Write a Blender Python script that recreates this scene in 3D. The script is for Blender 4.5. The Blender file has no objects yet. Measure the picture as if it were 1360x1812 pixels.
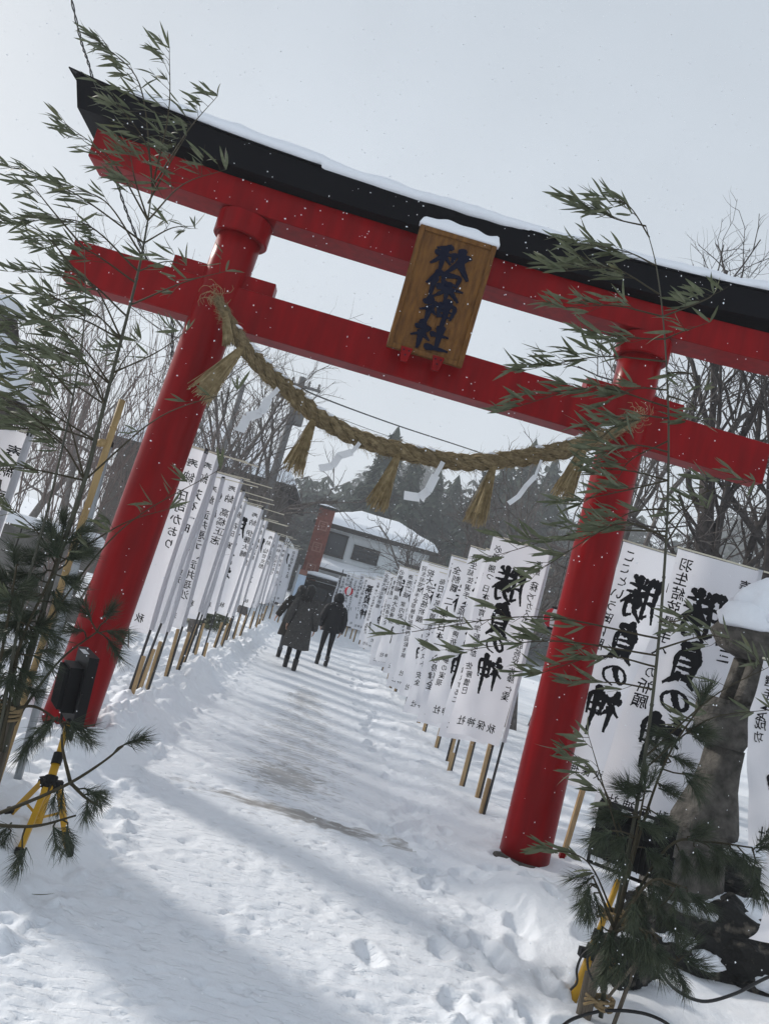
import bpy, bmesh, math, random
import numpy as np
from mathutils import Matrix, Vector
random.seed(7)
RNG = np.random.default_rng(7)
SC = bpy.context.scene
COL = SC.collection
rad = math.radians

# ------------------------------------------------------------------ camera
PW, PH, FPX, CAMZ = 1360, 1812, 1361.0, 1.7
_ro, _pi, _ya = rad(15.6), rad(6.6), rad(2.6)
_F = np.array([math.sin(_ya)*math.cos(_pi), math.cos(_ya)*math.cos(_pi), math.sin(_pi)])
_rt = np.cross(_F, [0, 0, 1.0]); _rt /= np.linalg.norm(_rt)
_up = np.cross(_rt, _F)
_R = math.cos(_ro)*_rt + math.sin(_ro)*_up
_U = -math.sin(_ro)*_rt + math.cos(_ro)*_up
cam_d = bpy.data.cameras.new('camera')
cam = bpy.data.objects.new('camera', cam_d)
COL.objects.link(cam)
cam.matrix_world = Matrix(((_R[0], _U[0], -_F[0], 0), (_R[1], _U[1], -_F[1], 0), (_R[2], _U[2], -_F[2], CAMZ), (0, 0, 0, 1)))
cam_d.sensor_fit = 'VERTICAL'
cam_d.sensor_height = 36
cam_d.lens = 36*FPX/PH
cam_d.clip_start = 0.05
cam_d.clip_end = 2000
SC.camera = cam

# ------------------------------------------------------------------ sky, sun, exposure
SUN_EL = rad(27)
SUN_DIR = np.array([-0.83*math.cos(SUN_EL), 0.56*math.cos(SUN_EL), math.sin(SUN_EL)])
SUN_DIR /= np.linalg.norm(SUN_DIR)
w = bpy.data.worlds.new('World'); SC.world = w; w.use_nodes = True
nt = w.node_tree; nt.nodes.clear()
def _n(t, **k):
    n = nt.nodes.new(t)
    for a, b in k.items(): setattr(n, a, b)
    return n
out = _n('ShaderNodeOutputWorld')
sky = _n('ShaderNodeTexSky', sky_type='NISHITA', sun_disc=False)
sky.sun_elevation = SUN_EL
sky.sun_rotation = math.atan2(SUN_DIR[0], SUN_DIR[1])
sky.dust_density = 4.0; sky.air_density = 1.0
bg_sky = _n('ShaderNodeBackground'); bg_sky.inputs[1].default_value = 0.10
nt.links.new(sky.outputs[0], bg_sky.inputs[0])
# the overcast: an even layer of snow cloud over the blue sky
tc = _n('ShaderNodeTexCoord')
sep = _n('ShaderNodeSeparateXYZ'); nt.links.new(tc.outputs['Generated'], sep.inputs[0])
ramp = _n('ShaderNodeValToRGB')
ramp.color_ramp.elements[0].position = 0.0; ramp.color_ramp.elements[0].color = (0.705, 0.76, 0.815, 1)
ramp.color_ramp.elements[1].position = 0.9; ramp.color_ramp.elements[1].color = (0.56, 0.63, 0.71, 1)
nt.links.new(sep.outputs[2], ramp.inputs[0])
noi = _n('ShaderNodeTexNoise'); noi.inputs['Scale'].default_value = 1.6; noi.inputs['Detail'].default_value = 4
nt.links.new(tc.outputs['Generated'], noi.inputs['Vector'])
mr = _n('ShaderNodeMapRange'); mr.inputs['To Min'].default_value = 0.87; mr.inputs['To Max'].default_value = 1.13
mr.inputs['From Min'].default_value = 0.3; mr.inputs['From Max'].default_value = 0.7
nt.links.new(noi.outputs[0], mr.inputs['Value'])
mul = _n('ShaderNodeVectorMath', operation='SCALE')
nt.links.new(ramp.outputs[0], mul.inputs[0]); nt.links.new(mr.outputs[0], mul.inputs['Scale'])
bg_cl = _n('ShaderNodeBackground'); bg_cl.inputs[1].default_value = 0.87
nt.links.new(mul.outputs[0], bg_cl.inputs[0])
mx = _n('ShaderNodeMixShader'); mx.inputs[0].default_value = 0.9
nt.links.new(bg_sky.outputs[0], mx.inputs[1]); nt.links.new(bg_cl.outputs[0], mx.inputs[2])
nt.links.new(mx.outputs[0], out.inputs[0])

sun_d = bpy.data.lights.new('sun', 'SUN'); sun_d.energy = 3.2; sun_d.angle = rad(6.0); sun_d.color = (1.0, 0.95, 0.88)
sun = bpy.data.objects.new('sun', sun_d); COL.objects.link(sun)
sun.rotation_euler = Vector(-SUN_DIR).to_track_quat('-Z', 'Y').to_euler()
SC.view_settings.view_transform = 'Standard'; SC.view_settings.look = 'None'
SC.view_settings.exposure = 0.12; SC.view_settings.gamma = 1.0
SC.view_settings.use_curve_mapping = False
SC.render.engine = 'CYCLES'
SC.cycles.use_denoising = True
SC.cycles.max_bounces = 6; SC.cycles.diffuse_bounces = 3; SC.cycles.volume_bounces = 1
SC.cycles.transparent_max_bounces = 8

# ------------------------------------------------------------------ projection helpers (pixel of the 1360x1812 photograph + distance -> place)
def _ray(px, py): return _F*FPX + _R*(px-PW/2) - _U*(py-PH/2)
def at(px, py, Y):
    d = _ray(px, py); t = Y/d[1]
    return np.array([0, 0, CAMZ]) + t*d
def onground(px, py, z=0.0):
    d = _ray(px, py); t = (z-CAMZ)/d[2]
    return np.array([0, 0, CAMZ]) + t*d

# ------------------------------------------------------------------ noise
def _hash(ix, iy, iz, s):
    n = (ix*374761393 + iy*668265263 + iz*2147483647 + s*974711) & 0xffffffff
    n = ((n ^ (n >> 13))*1274126177) & 0xffffffff
    n = ((n ^ (n >> 16))*2246822519) & 0xffffffff
    return ((n ^ (n >> 15)) & 0xffffff)/float(0xffffff)
def vnoise(p, s=0):
    p = np.asarray(p, float)
    i = np.floor(p).astype(np.int64); f = p-i; f = f*f*(3-2*f)
    r = 0
    for dx in (0, 1):
        for dy in (0, 1):
            for dz in (0, 1):
                wgt = (f[..., 0] if dx else 1-f[..., 0])*(f[..., 1] if dy else 1-f[..., 1])*(f[..., 2] if dz else 1-f[..., 2])
                r = r + wgt*_hash(i[..., 0]+dx, i[..., 1]+dy, i[..., 2]+dz, s)
    return r*2-1
def fbm(p, oct=4, s=0, gain=0.5):
    p = np.asarray(p, float); a = 1; r = 0
    for k in range(oct):
        r = r + a*vnoise(p*(2.03**k)+k*7.3, s+k); a *= gain
    return r
def xy3(x, y, k=1.0): return np.stack([x*k, y*k, np.zeros_like(x)+0.37], -1)
def smooth(a, b, x):
    t = np.clip((x-a)/(b-a), 0, 1); return t*t*(3-2*t)

# ------------------------------------------------------------------ mesh builder
class MB:
    def __init__(s): s.v = []; s.f = []; s.n = 0; s.m = []
    def add(s, v, *faces, mi=0):
        v = np.asarray(v, float).reshape(-1, 3)
        for f in faces:
            f = np.asarray(f, np.int64)
            if f.size: s.f.append(f+s.n); s.m.append(np.full(len(f), mi, np.int32))
        s.v.append(v); s.n += len(v); return s
    def box(s, c, d, rot=None, mi=0, taper=None):
        x, y, z = np.array(d, float)/2
        v = np.array([[-x, -y, -z], [x, -y, -z], [x, y, -z], [-x, y, -z], [-x, -y, z], [x, -y, z], [x, y, z], [-x, y, z]])
        if taper is not None: v[4:, 0] *= taper; v[4:, 1] *= taper
        if rot is not None: v = v @ np.array(rot).T
        return s.add(v+np.array(c, float), [[0, 3, 2, 1], [4, 5, 6, 7], [0, 1, 5, 4], [1, 2, 6, 5], [2, 3, 7, 6], [3, 0, 4, 7]], mi=mi)
    def tube(s, p, r, n=6, cap=True, mi=0, phase=0.0, squash=None):
        p = np.asarray(p, float); k = len(p); r = np.broadcast_to(np.asarray(r, float), (k,))
        t = np.gradient(p, axis=0); t /= np.maximum(np.linalg.norm(t, axis=1, keepdims=True), 1e-9)
        m = t.mean(0); ref = np.eye(3)[np.argmin(np.abs(m))]
        a = np.cross(t, ref); a /= np.maximum(np.linalg.norm(a, axis=1, keepdims=True), 1e-9); b = np.cross(t, a)
        ang = np.arange(n)*2*math.pi/n + phase
        ring = a[:, None]*np.cos(ang)[None, :, None] + b[:, None]*np.sin(ang)[None, :, None]*(squash or 1.0)
        v = p[:, None] + ring*r[:, None, None]
        i = np.arange(k-1)[:, None]*n; j = np.arange(n)[None, :]; j2 = (j+1) % n
        q = np.stack([i+j, i+j2, i+n+j2, i+n+j], -1).reshape(-1, 4)
        v = v.reshape(-1, 3)
        if cap and n == 4: s.add(v, q, [[3, 2, 1, 0], [k*n-4, k*n-3, k*n-2, k*n-1]], mi=mi)
        elif cap:
            nv = len(v); v = np.vstack([v, p[:1], p[-1:]]); jj = np.arange(n)
            c0 = np.stack([np.full(n, nv), (jj+1) % n, jj], -1); c1 = np.stack([np.full(n, nv+1), (k-1)*n+jj, (k-1)*n+(jj+1) % n], -1)
            s.add(v, q, c0, c1, mi=mi)
        else: s.add(v, q, mi=mi)
        return s
    def loft(s, rings, cap=True, mi=0):
        rings = np.asarray(rings, float); k, n = rings.shape[:2]
        i = np.arange(k-1)[:, None]*n; j = np.arange(n)[None, :]; j2 = (j+1) % n
        q = np.stack([i+j, i+j2, i+n+j2, i+n+j], -1).reshape(-1, 4); v = rings.reshape(-1, 3)
        if cap:
            nv = len(v); v = np.vstack([v, rings[0].mean(0)[None], rings[-1].mean(0)[None]]); jj = np.arange(n)
            c0 = np.stack([np.full(n, nv), (jj+1) % n, jj], -1); c1 = np.stack([np.full(n, nv+1), (k-1)*n+jj, (k-1)*n+(jj+1) % n], -1)
            return s.add(v, q, c0, c1, mi=mi)
        return s.add(v, q, mi=mi)
    def lathe(s, prof, c=(0, 0, 0), n=16, mi=0, cap=True):
        ang = np.arange(n)*2*math.pi/n
        return s.loft([np.stack([c[0]+r*np.cos(ang), c[1]+r*np.sin(ang), np.full(n, c[2]+z)], -1) for r, z in prof], cap, mi)
    def grid(s, P, mi=0):
        a, b = P.shape[:2]; i = np.arange(a-1)[:, None]*b; j = np.arange(b-1)[None, :]
        return s.add(P.reshape(-1, 3), np.stack([i+j, i+j+1, i+b+j+1, i+b+j], -1).reshape(-1, 4), mi=mi)
    def mesh(s, name, mats, smooth=False):
        me = bpy.data.meshes.new(name)
        v = np.concatenate(s.v) if s.v else np.zeros((0, 3))
        me.vertices.add(len(v)); me.vertices.foreach_set('co', v.astype(np.float32).ravel())
        loops = np.concatenate([f.ravel() for f in s.f]); tot = np.concatenate([np.full(len(f), f.shape[1]) for f in s.f])
        me.loops.add(len(loops)); me.loops.foreach_set('vertex_index', loops.astype(np.int32))
        me.polygons.add(len(tot)); me.polygons.foreach_set('loop_start', np.concatenate([[0], np.cumsum(tot)[:-1]]).astype(np.int32))
        me.polygons.foreach_set('material_index', np.concatenate(s.m))
        me.polygons.foreach_set('use_smooth', np.full(len(tot), bool(smooth)))
        me.update(calc_edges=True); me.validate()
        for m in (mats if isinstance(mats, (list, tuple)) else [mats]): me.materials.append(m)
        return me
    def build(s, name, mats, parent=None, smooth=False, loc=None):
        return link(name, s.mesh(name, mats, smooth), parent, loc)
def link(name, me, parent=None, loc=None):
    o = bpy.data.objects.new(name, me); COL.objects.link(o)
    if parent is not None: o.parent = parent
    if loc is not None: o.location = loc
    return o
def tag(o, label=None, cat=None, group=None, kind=None):
    for k, v in (('label', label), ('category', cat), ('group', group), ('kind', kind)):
        if v: o[k] = v
    return o
def thing(name, label, cat, loc=(0, 0, 0), rz=0.0, group=None):
    o = bpy.data.objects.new(name, None); COL.objects.link(o)
    o.location = loc; o.rotation_euler = (0, 0, rz); o.empty_display_size = 0.1
    return tag(o, label, cat, group)
def cr(pts, n=8):
    """Catmull-Rom through points, n samples per span."""
    p = np.asarray(pts, float); p = np.vstack([2*p[0]-p[1], p, 2*p[-1]-p[-2]]); o = []
    for i in range(1, len(p)-2):
        t = np.linspace(0, 1, n, endpoint=False)[:, None]
        a, b, c, d = p[i-1], p[i], p[i+1], p[i+2]
        o.append(0.5*((2*b)+(-a+c)*t+(2*a-5*b+4*c-d)*t**2+(-a+3*b-3*c+d)*t**3))
    return np.vstack(o+[p[-2][None]])
_ico = {}
def ico(sub):
    if sub not in _ico:
        bm = bmesh.new(); bmesh.ops.create_icosphere(bm, subdivisions=sub, radius=1)
        _ico[sub] = (np.array([v.co[:] for v in bm.verts]), np.array([[v.index for v in f.verts] for f in bm.faces])); bm.free()
    return _ico[sub]
def blob(mb, c, r, sub=3, amp=0.15, freq=1.6, seed=0, flat=None, rz=0.0, facet=0.0, mi=0):
    v, f = ico(sub); d = 1+amp*fbm(v*freq+seed*3.1, 4, seed)
    if facet: d = d + facet*np.round(2*vnoise(v*1.3+seed, seed+5))/2
    q = v*d[:, None]*np.array(r)
    if flat is not None: q[:, 2] = np.where(q[:, 2] < flat*r[2], flat*r[2]+0.15*(q[:, 2]-flat*r[2]), q[:, 2])
    ca, sa = math.cos(rz), math.sin(rz); q = q @ np.array([[ca, sa, 0], [-sa, ca, 0], [0, 0, 1]])
    return mb.add(q+np.array(c, float), f, mi=mi)

# ------------------------------------------------------------------ materials
def mat(name, col, rough=0.6, spec=0.5, var=0.0, vscale=4.0, col2=None, bump=0.0, bscale=30.0, coat=0.0, metal=0.0, transl=0.0, stretch=None, thr=None, emit=None, croug=0.15):
    m = bpy.data.materials.new(name); m.use_nodes = True; t = m.node_tree; b = t.nodes['Principled BSDF']
    b.inputs['Base Color'].default_value = (*col, 1); b.inputs['Roughness'].default_value = rough
    b.inputs['Specular IOR Level'].default_value = spec; b.inputs['Metallic'].default_value = metal
    b.inputs['Coat Weight'].default_value = coat; b.inputs['Coat Roughness'].default_value = croug
    L = t.links.new
    co = t.nodes.new('ShaderNodeTexCoord').outputs['Object']
    if stretch:
        mp = t.nodes.new('ShaderNodeMapping'); mp.inputs['Scale'].default_value = stretch; L(co, mp.inputs[0]); co = mp.outputs[0]
    if var or col2:
        n = t.nodes.new('ShaderNodeTexNoise'); n.inputs['Scale'].default_value = vscale; n.inputs['Detail'].default_value = 5; L(co, n.inputs['Vector'])
        r = t.nodes.new('ShaderNodeValToRGB')
        lo, hi = thr or (0.32, 0.68)
        r.color_ramp.elements[0].position = lo; r.color_ramp.elements[1].position = hi
        c2 = col2 or tuple(min(1, c*(1+var)) for c in col)
        c1 = col if col2 else tuple(c*(1-var) for c in col)
        r.color_ramp.elements[0].color = (*c1, 1); r.color_ramp.elements[1].color = (*c2, 1)
        L(n.outputs[0], r.inputs[0]); L(r.outputs[0], b.inputs['Base Color'])
    if bump:
        n2 = t.nodes.new('ShaderNodeTexNoise'); n2.inputs['Scale'].default_value = bscale; n2.inputs['Detail'].default_value = 6; L(co, n2.inputs['Vector'])
        bp = t.nodes.new('ShaderNodeBump'); bp.inputs['Strength'].default_value = bump; bp.inputs['Distance'].default_value = 0.02
        L(n2.outputs[0], bp.inputs['Height']); L(bp.outputs[0], b.inputs['Normal'])
    if transl:
        tr = t.nodes.new('ShaderNodeBsdfTranslucent'); tr.inputs[0].default_value = (*col, 1)
        ms = t.nodes.new('ShaderNodeMixShader'); ms.inputs[0].default_value = transl
        o = t.nodes['Material Output']; L(b.outputs[0], ms.inputs[1]); L(tr.outputs[0], ms.inputs[2]); L(ms.outputs[0], o.inputs[0])
    return m
M = {}
M['red'] = mat('vermilion_paint', (0.25, 0.0014, 0.0035), 0.32, 0.07, col2=(0.17, 0.0008, 0.002), vscale=3.5, stretch=(3, 3, 0.5), coat=0.09, croug=0.2, bump=0.03, bscale=25)
M['black'] = mat('black_lacquer', (0.003, 0.003, 0.005), 0.55, 0.08, bump=0.1, bscale=25)
M['gold'] = mat('gilded_wood', (0.19, 0.085, 0.018), 0.6, 0.2, col2=(0.105, 0.044, 0.010), vscale=7, stretch=(5, 5, 0.5), bump=0.4, bscale=30)
M['ink'] = mat('navy_relief', (0.006, 0.008, 0.022), 0.6, 0.08)
M['print'] = mat('black_ink', (0.008, 0.008, 0.010), 0.8, 0.2)
M['cloth'] = mat('white_cotton', (0.82, 0.825, 0.865), 0.9, 0.1, transl=0.5, bump=0.35, bscale=7)
M['pole'] = mat('black_pole', (0.03, 0.03, 0.03), 0.45, 0.5)
M['stake'] = mat('raw_timber', (0.50, 0.36, 0.20), 0.8, 0.2, col2=(0.34, 0.23, 0.12), vscale=8, stretch=(6, 6, 0.6))
M['pipe'] = mat('pale_crossbar', (0.62, 0.58, 0.46), 0.6, 0.3)
M['straw'] = mat('rice_straw', (0.30, 0.235, 0.135), 0.85, 0.2, col2=(0.15, 0.11, 0.06), vscale=30, bump=0.5, bscale=90)
M['straw2'] = mat('loose_straw', (0.36, 0.285, 0.16), 0.8, 0.2, col2=(0.20, 0.145, 0.07), vscale=25)
M['paper'] = mat('white_paper', (0.82, 0.83, 0.85), 0.8, 0.2, transl=0.3)
M['snow'] = mat('settled_snow', (0.84, 0.87, 0.92), 0.75, 0.2, bump=0.25, bscale=40)
M['leaf'] = mat('bamboo_leaf', (0.070, 0.086, 0.042), 0.5, 0.4, col2=(0.135, 0.145, 0.085), vscale=9, transl=0.15)
M['leaf2'] = mat('bamboo_leaf_dry', (0.13, 0.125, 0.06), 0.6, 0.35, col2=(0.09, 0.11, 0.055), vscale=9, transl=0.15)
M['culm'] = mat('dark_culm', (0.028, 0.030, 0.020), 0.5, 0.4, col2=(0.06, 0.06, 0.035), vscale=5)
M['twig'] = mat('twig', (0.045, 0.038, 0.022), 0.8, 0.2)
M['needle'] = mat('pine_needle', (0.018, 0.030, 0.017), 0.5, 0.2, col2=(0.062, 0.075, 0.044), vscale=14)
M['bark'] = mat('bark', (0.085, 0.075, 0.070), 0.9, 0.15, col2=(0.17, 0.155, 0.145), vscale=10, bump=0.6, bscale=25)
M['bark3'] = mat('dark_cherry_bark', (0.030, 0.026, 0.025), 0.9, 0.15, col2=(0.075, 0.066, 0.062), vscale=12, bump=0.6, bscale=25)
M['bark2'] = mat('reddish_twig', (0.15, 0.122, 0.112), 0.9, 0.15, col2=(0.23, 0.19, 0.175), vscale=5)
M['bamboo'] = mat('dry_bamboo', (0.40, 0.28, 0.13), 0.6, 0.25, col2=(0.27, 0.18, 0.08), vscale=6, stretch=(2, 2, 0.6))
M['yellow'] = mat('yellow_enamel', (0.55, 0.30, 0.010), 0.4, 0.5, var=0.1, vscale=8)
M['plastic'] = mat('black_plastic', (0.006, 0.006, 0.007), 0.5, 0.2)
M['lamp_glass'] = mat('dark_lens', (0.006, 0.008, 0.022), 0.2, 0.2)
M['steel'] = mat('galvanised_steel', (0.36, 0.38, 0.40), 0.45, 0.5, metal=0.6)
M['stone'] = mat('lantern_stone', (0.050, 0.047, 0.042), 0.95, 0.15, col2=(0.135, 0.125, 0.112), vscale=14, bump=0.9, bscale=45)
M['rock'] = mat('wet_dark_rock', (0.012, 0.012, 0.011), 0.75, 0.3, col2=(0.20, 0.175, 0.14), vscale=13, thr=(0.56, 0.80), bump=0.9, bscale=22)
M['rope'] = mat('hemp_twine', (0.30, 0.22, 0.12), 0.9, 0.1, bump=0.5, bscale=80)
M['cable'] = mat('rubber_cable', (0.008, 0.008, 0.009), 0.5, 0.4)
M['post'] = mat('grey_split_timber', (0.12, 0.10, 0.08), 0.85, 0.2, col2=(0.21, 0.18, 0.14), vscale=8, stretch=(14, 14, 0.7), bump=0.9, bscale=16)

# ------------------------------------------------------------------ the snow-covered ground and the trodden path
def path_l(y): return np.interp(y, [2.5, 3.24, 4.0, 4.54, 5.07, 5.83, 7.9, 12, 24], [-.92, -.87, -.80, -.66, -.88, -.98, -1.0, -1.0, -1.1])
def path_r(y): return np.interp(y, [2.5, 3.67, 4.3, 5.0, 5.8, 6.3, 7.6, 13, 19], [1.0, 1.15, 1.32, 1.32, 1.2, 1.05, 1.10, 1.16, 1.1])
PRINTS = []
_r = np.random.default_rng(11)
for k in range(420):                      # shallow shoe marks on the packed path
    y = 2.4*math.exp(_r.random()*2.3); PRINTS.append((_r.uniform(-1.0, 1.5), y, _r.uniform(.035, .055), _r.uniform(.09, .13), _r.normal(0, .25), _r.uniform(.003, .009), .4))
for k in range(1000):                      # little heel scuffs and crumbs
    y = 2.6*math.exp(_r.random()*1.6); PRINTS.append((_r.uniform(-1.0, 1.5), y, _r.uniform(.02, .075), _r.uniform(.013, .022), _r.normal(0, .3), _r.uniform(.008, .016), .2))
for k in range(62):                      # deep steps along the soft right edge
    y = 3.0*math.exp(_r.random()*1.9); PRINTS.append((1.22+_r.normal(0, .20), y, _r.uniform(.05, .075), _r.uniform(.11, .15), _r.normal(0, .4), _r.uniform(.025, .055), .5))
for k in range(26):
    y = _r.uniform(3.6, 6.3); PRINTS.append((_r.uniform(1.45, 2.1), y, .07, .13, _r.normal(0, .6), _r.uniform(.025, .045), .4))
def ground_h(x, y):
    x = np.asarray(x, float); y = np.asarray(y, float)
    L = smooth(0, 0.42, path_l(y)-x); Rr = smooth(0, 0.55, x-path_r(y))
    rough = fbm(xy3(x, y, 3.3), 4, 3); soft = fbm(xy3(x, y, 0.8), 3, 9)
    lump = np.maximum(0, fbm(xy3(x, y, 6.5), 3, 21))
    clod = np.maximum(0, vnoise(xy3(x, y, 11.0), 33)-0.25)
    nearL = 1-smooth(4.8, 6.2, y)
    hl = 0.11 + 0.05*smooth(5.2, 7.5, y) + (0.10-0.045*nearL)*rough + (0.10-0.07*nearL)*lump*smooth(0.0, 0.3, path_l(y)-x)*(1-smooth(0.7, 1.4, path_l(y)-x)) + 0.11*clod*(1-nearL*.6) + 0.06*soft
    hl = np.maximum(hl, 0.015)
    hr = 0.055 + 0.016*rough + 0.060*soft + 0.03*lump*smooth(0.1, 0.4, x-path_r(y))*smooth(5, 8, y) + 0.10*smooth(1.7, 4.5, x)*(1-smooth(7, 12, y))
    hp = 0.010*fbm(xy3(x, y, 1.2), 2, 5) + 0.004*fbm(xy3(x*1.0, y*2.6, 7), 3, 6)
    # the ploughed seam of crumbs where bank and path meet
    seam = np.exp(-((x-path_l(y)+0.02)/0.16)**2)*0.055*np.maximum(0, fbm(xy3(x, y, 9), 3, 41)) + np.exp(-((x-path_r(y)-0.05)/0.2)**2)*0.035*np.maximum(0, fbm(xy3(x, y, 9), 3, 43))
    mound = 0.16*np.exp(-(((x-1.95)/.42)**2+((y-5.2)/.55)**2)) + 0.13*np.exp(-(((x+1.55)/.6)**2+((y-3.9)/.5)**2)) + 0.0
    far = 0.5*smooth(30, 90, np.hypot(x, y))*fbm(xy3(x, y, 0.04), 2, 50)
    dug = 1-0.75*np.exp(-(((x-2.14)/.34)**2+((y-6.3)/.36)**2)) - 0.35*np.exp(-(((x+1.69)/.32)**2+((y-6.3)/.36)**2))   # less snow round the pillar feet
    hl = hl*dug; hr = hr*dug
    return hp*(1-L)*(1-Rr) + hl*L + hr*Rr + seam + mound*np.maximum(L, Rr) + far
def gz(x, y): return float(ground_h(np.array([x]), np.array([y]))[0])

def ground():
    xs = np.concatenate([-np.geomspace(400, 3.6, 46)[:-1], np.arange(-3.6, 3.9, 0.024), np.geomspace(3.9, 400, 46)])
    ys = np.concatenate([np.linspace(-60, 0, 10)[:-1], np.linspace(0, 2, 12)[:-1], 2*np.exp(np.arange(0, math.log(42/2.), 0.0062)), np.geomspace(43, 330, 30)])
    X, Y = np.meshgrid(xs, ys)
    Z = ground_h(X, Y)
    for px, py, a, b, rot, dep, rim in PRINTS:
        i0, i1 = np.searchsorted(xs, [px-b*2.2, px+b*2.2]); j0, j1 = np.searchsorted(ys, [py-b*2.2, py+b*2.2])
        if i1 <= i0 or j1 <= j0: continue
        dx = X[j0:j1, i0:i1]-px; dy = Y[j0:j1, i0:i1]-py
        u = (dx*math.cos(rot)+dy*math.sin(rot))/a; v = (-dx*math.sin(rot)+dy*math.cos(rot))/b
        q = (u*u+v*v)*(1+.45*vnoise(xy3(X[j0:j1, i0:i1], Y[j0:j1, i0:i1], 14), 61)+.3*vnoise(xy3(X[j0:j1, i0:i1], Y[j0:j1, i0:i1], 33), 62))
        Z[j0:j1, i0:i1] += -dep*(1-smooth(0.25, 1.35, q)) + rim*dep*0.35*np.exp(-((np.sqrt(q)-1.35)/.28)**2)
    P = np.stack([X, Y, Z], -1)
    du = np.gradient(P, axis=1); dv = np.gradient(P, axis=0); NN = np.cross(du, dv); NN /= np.linalg.norm(NN, axis=-1, keepdims=True); NN = NN.reshape(-1, 3)
    a, b = X.shape; i = np.arange(a-1)[:, None]*b; j = np.arange(b-1)[None, :]
    q = np.stack([i+j, i+j+1, i+b+j+1, i+b+j], -1)
    cx = (X[:-1, :-1]+X[1:, 1:])/2; cy = (Y[:-1, :-1]+Y[1:, 1:])/2
    onp = (cx > path_l(cy)) & (cx < path_r(cy)) & (cy > 1) & (cy < 40)
    for name, sel, m in (('path', onp, 'path_snow'), ('snowy_ground', ~onp, 'bank_snow')):
        f = q[sel]; used, inv = np.unique(f, return_inverse=True)
        mb = MB(); mb.add(P.reshape(-1, 3)[used], inv.reshape(-1, 4))
        o = tag(mb.build(name, M[m], smooth=True), kind='structure'); o.data.normals_split_custom_set_from_vertices(NN[used].astype(float).tolist())   # one continuous shading across the seam

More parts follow.
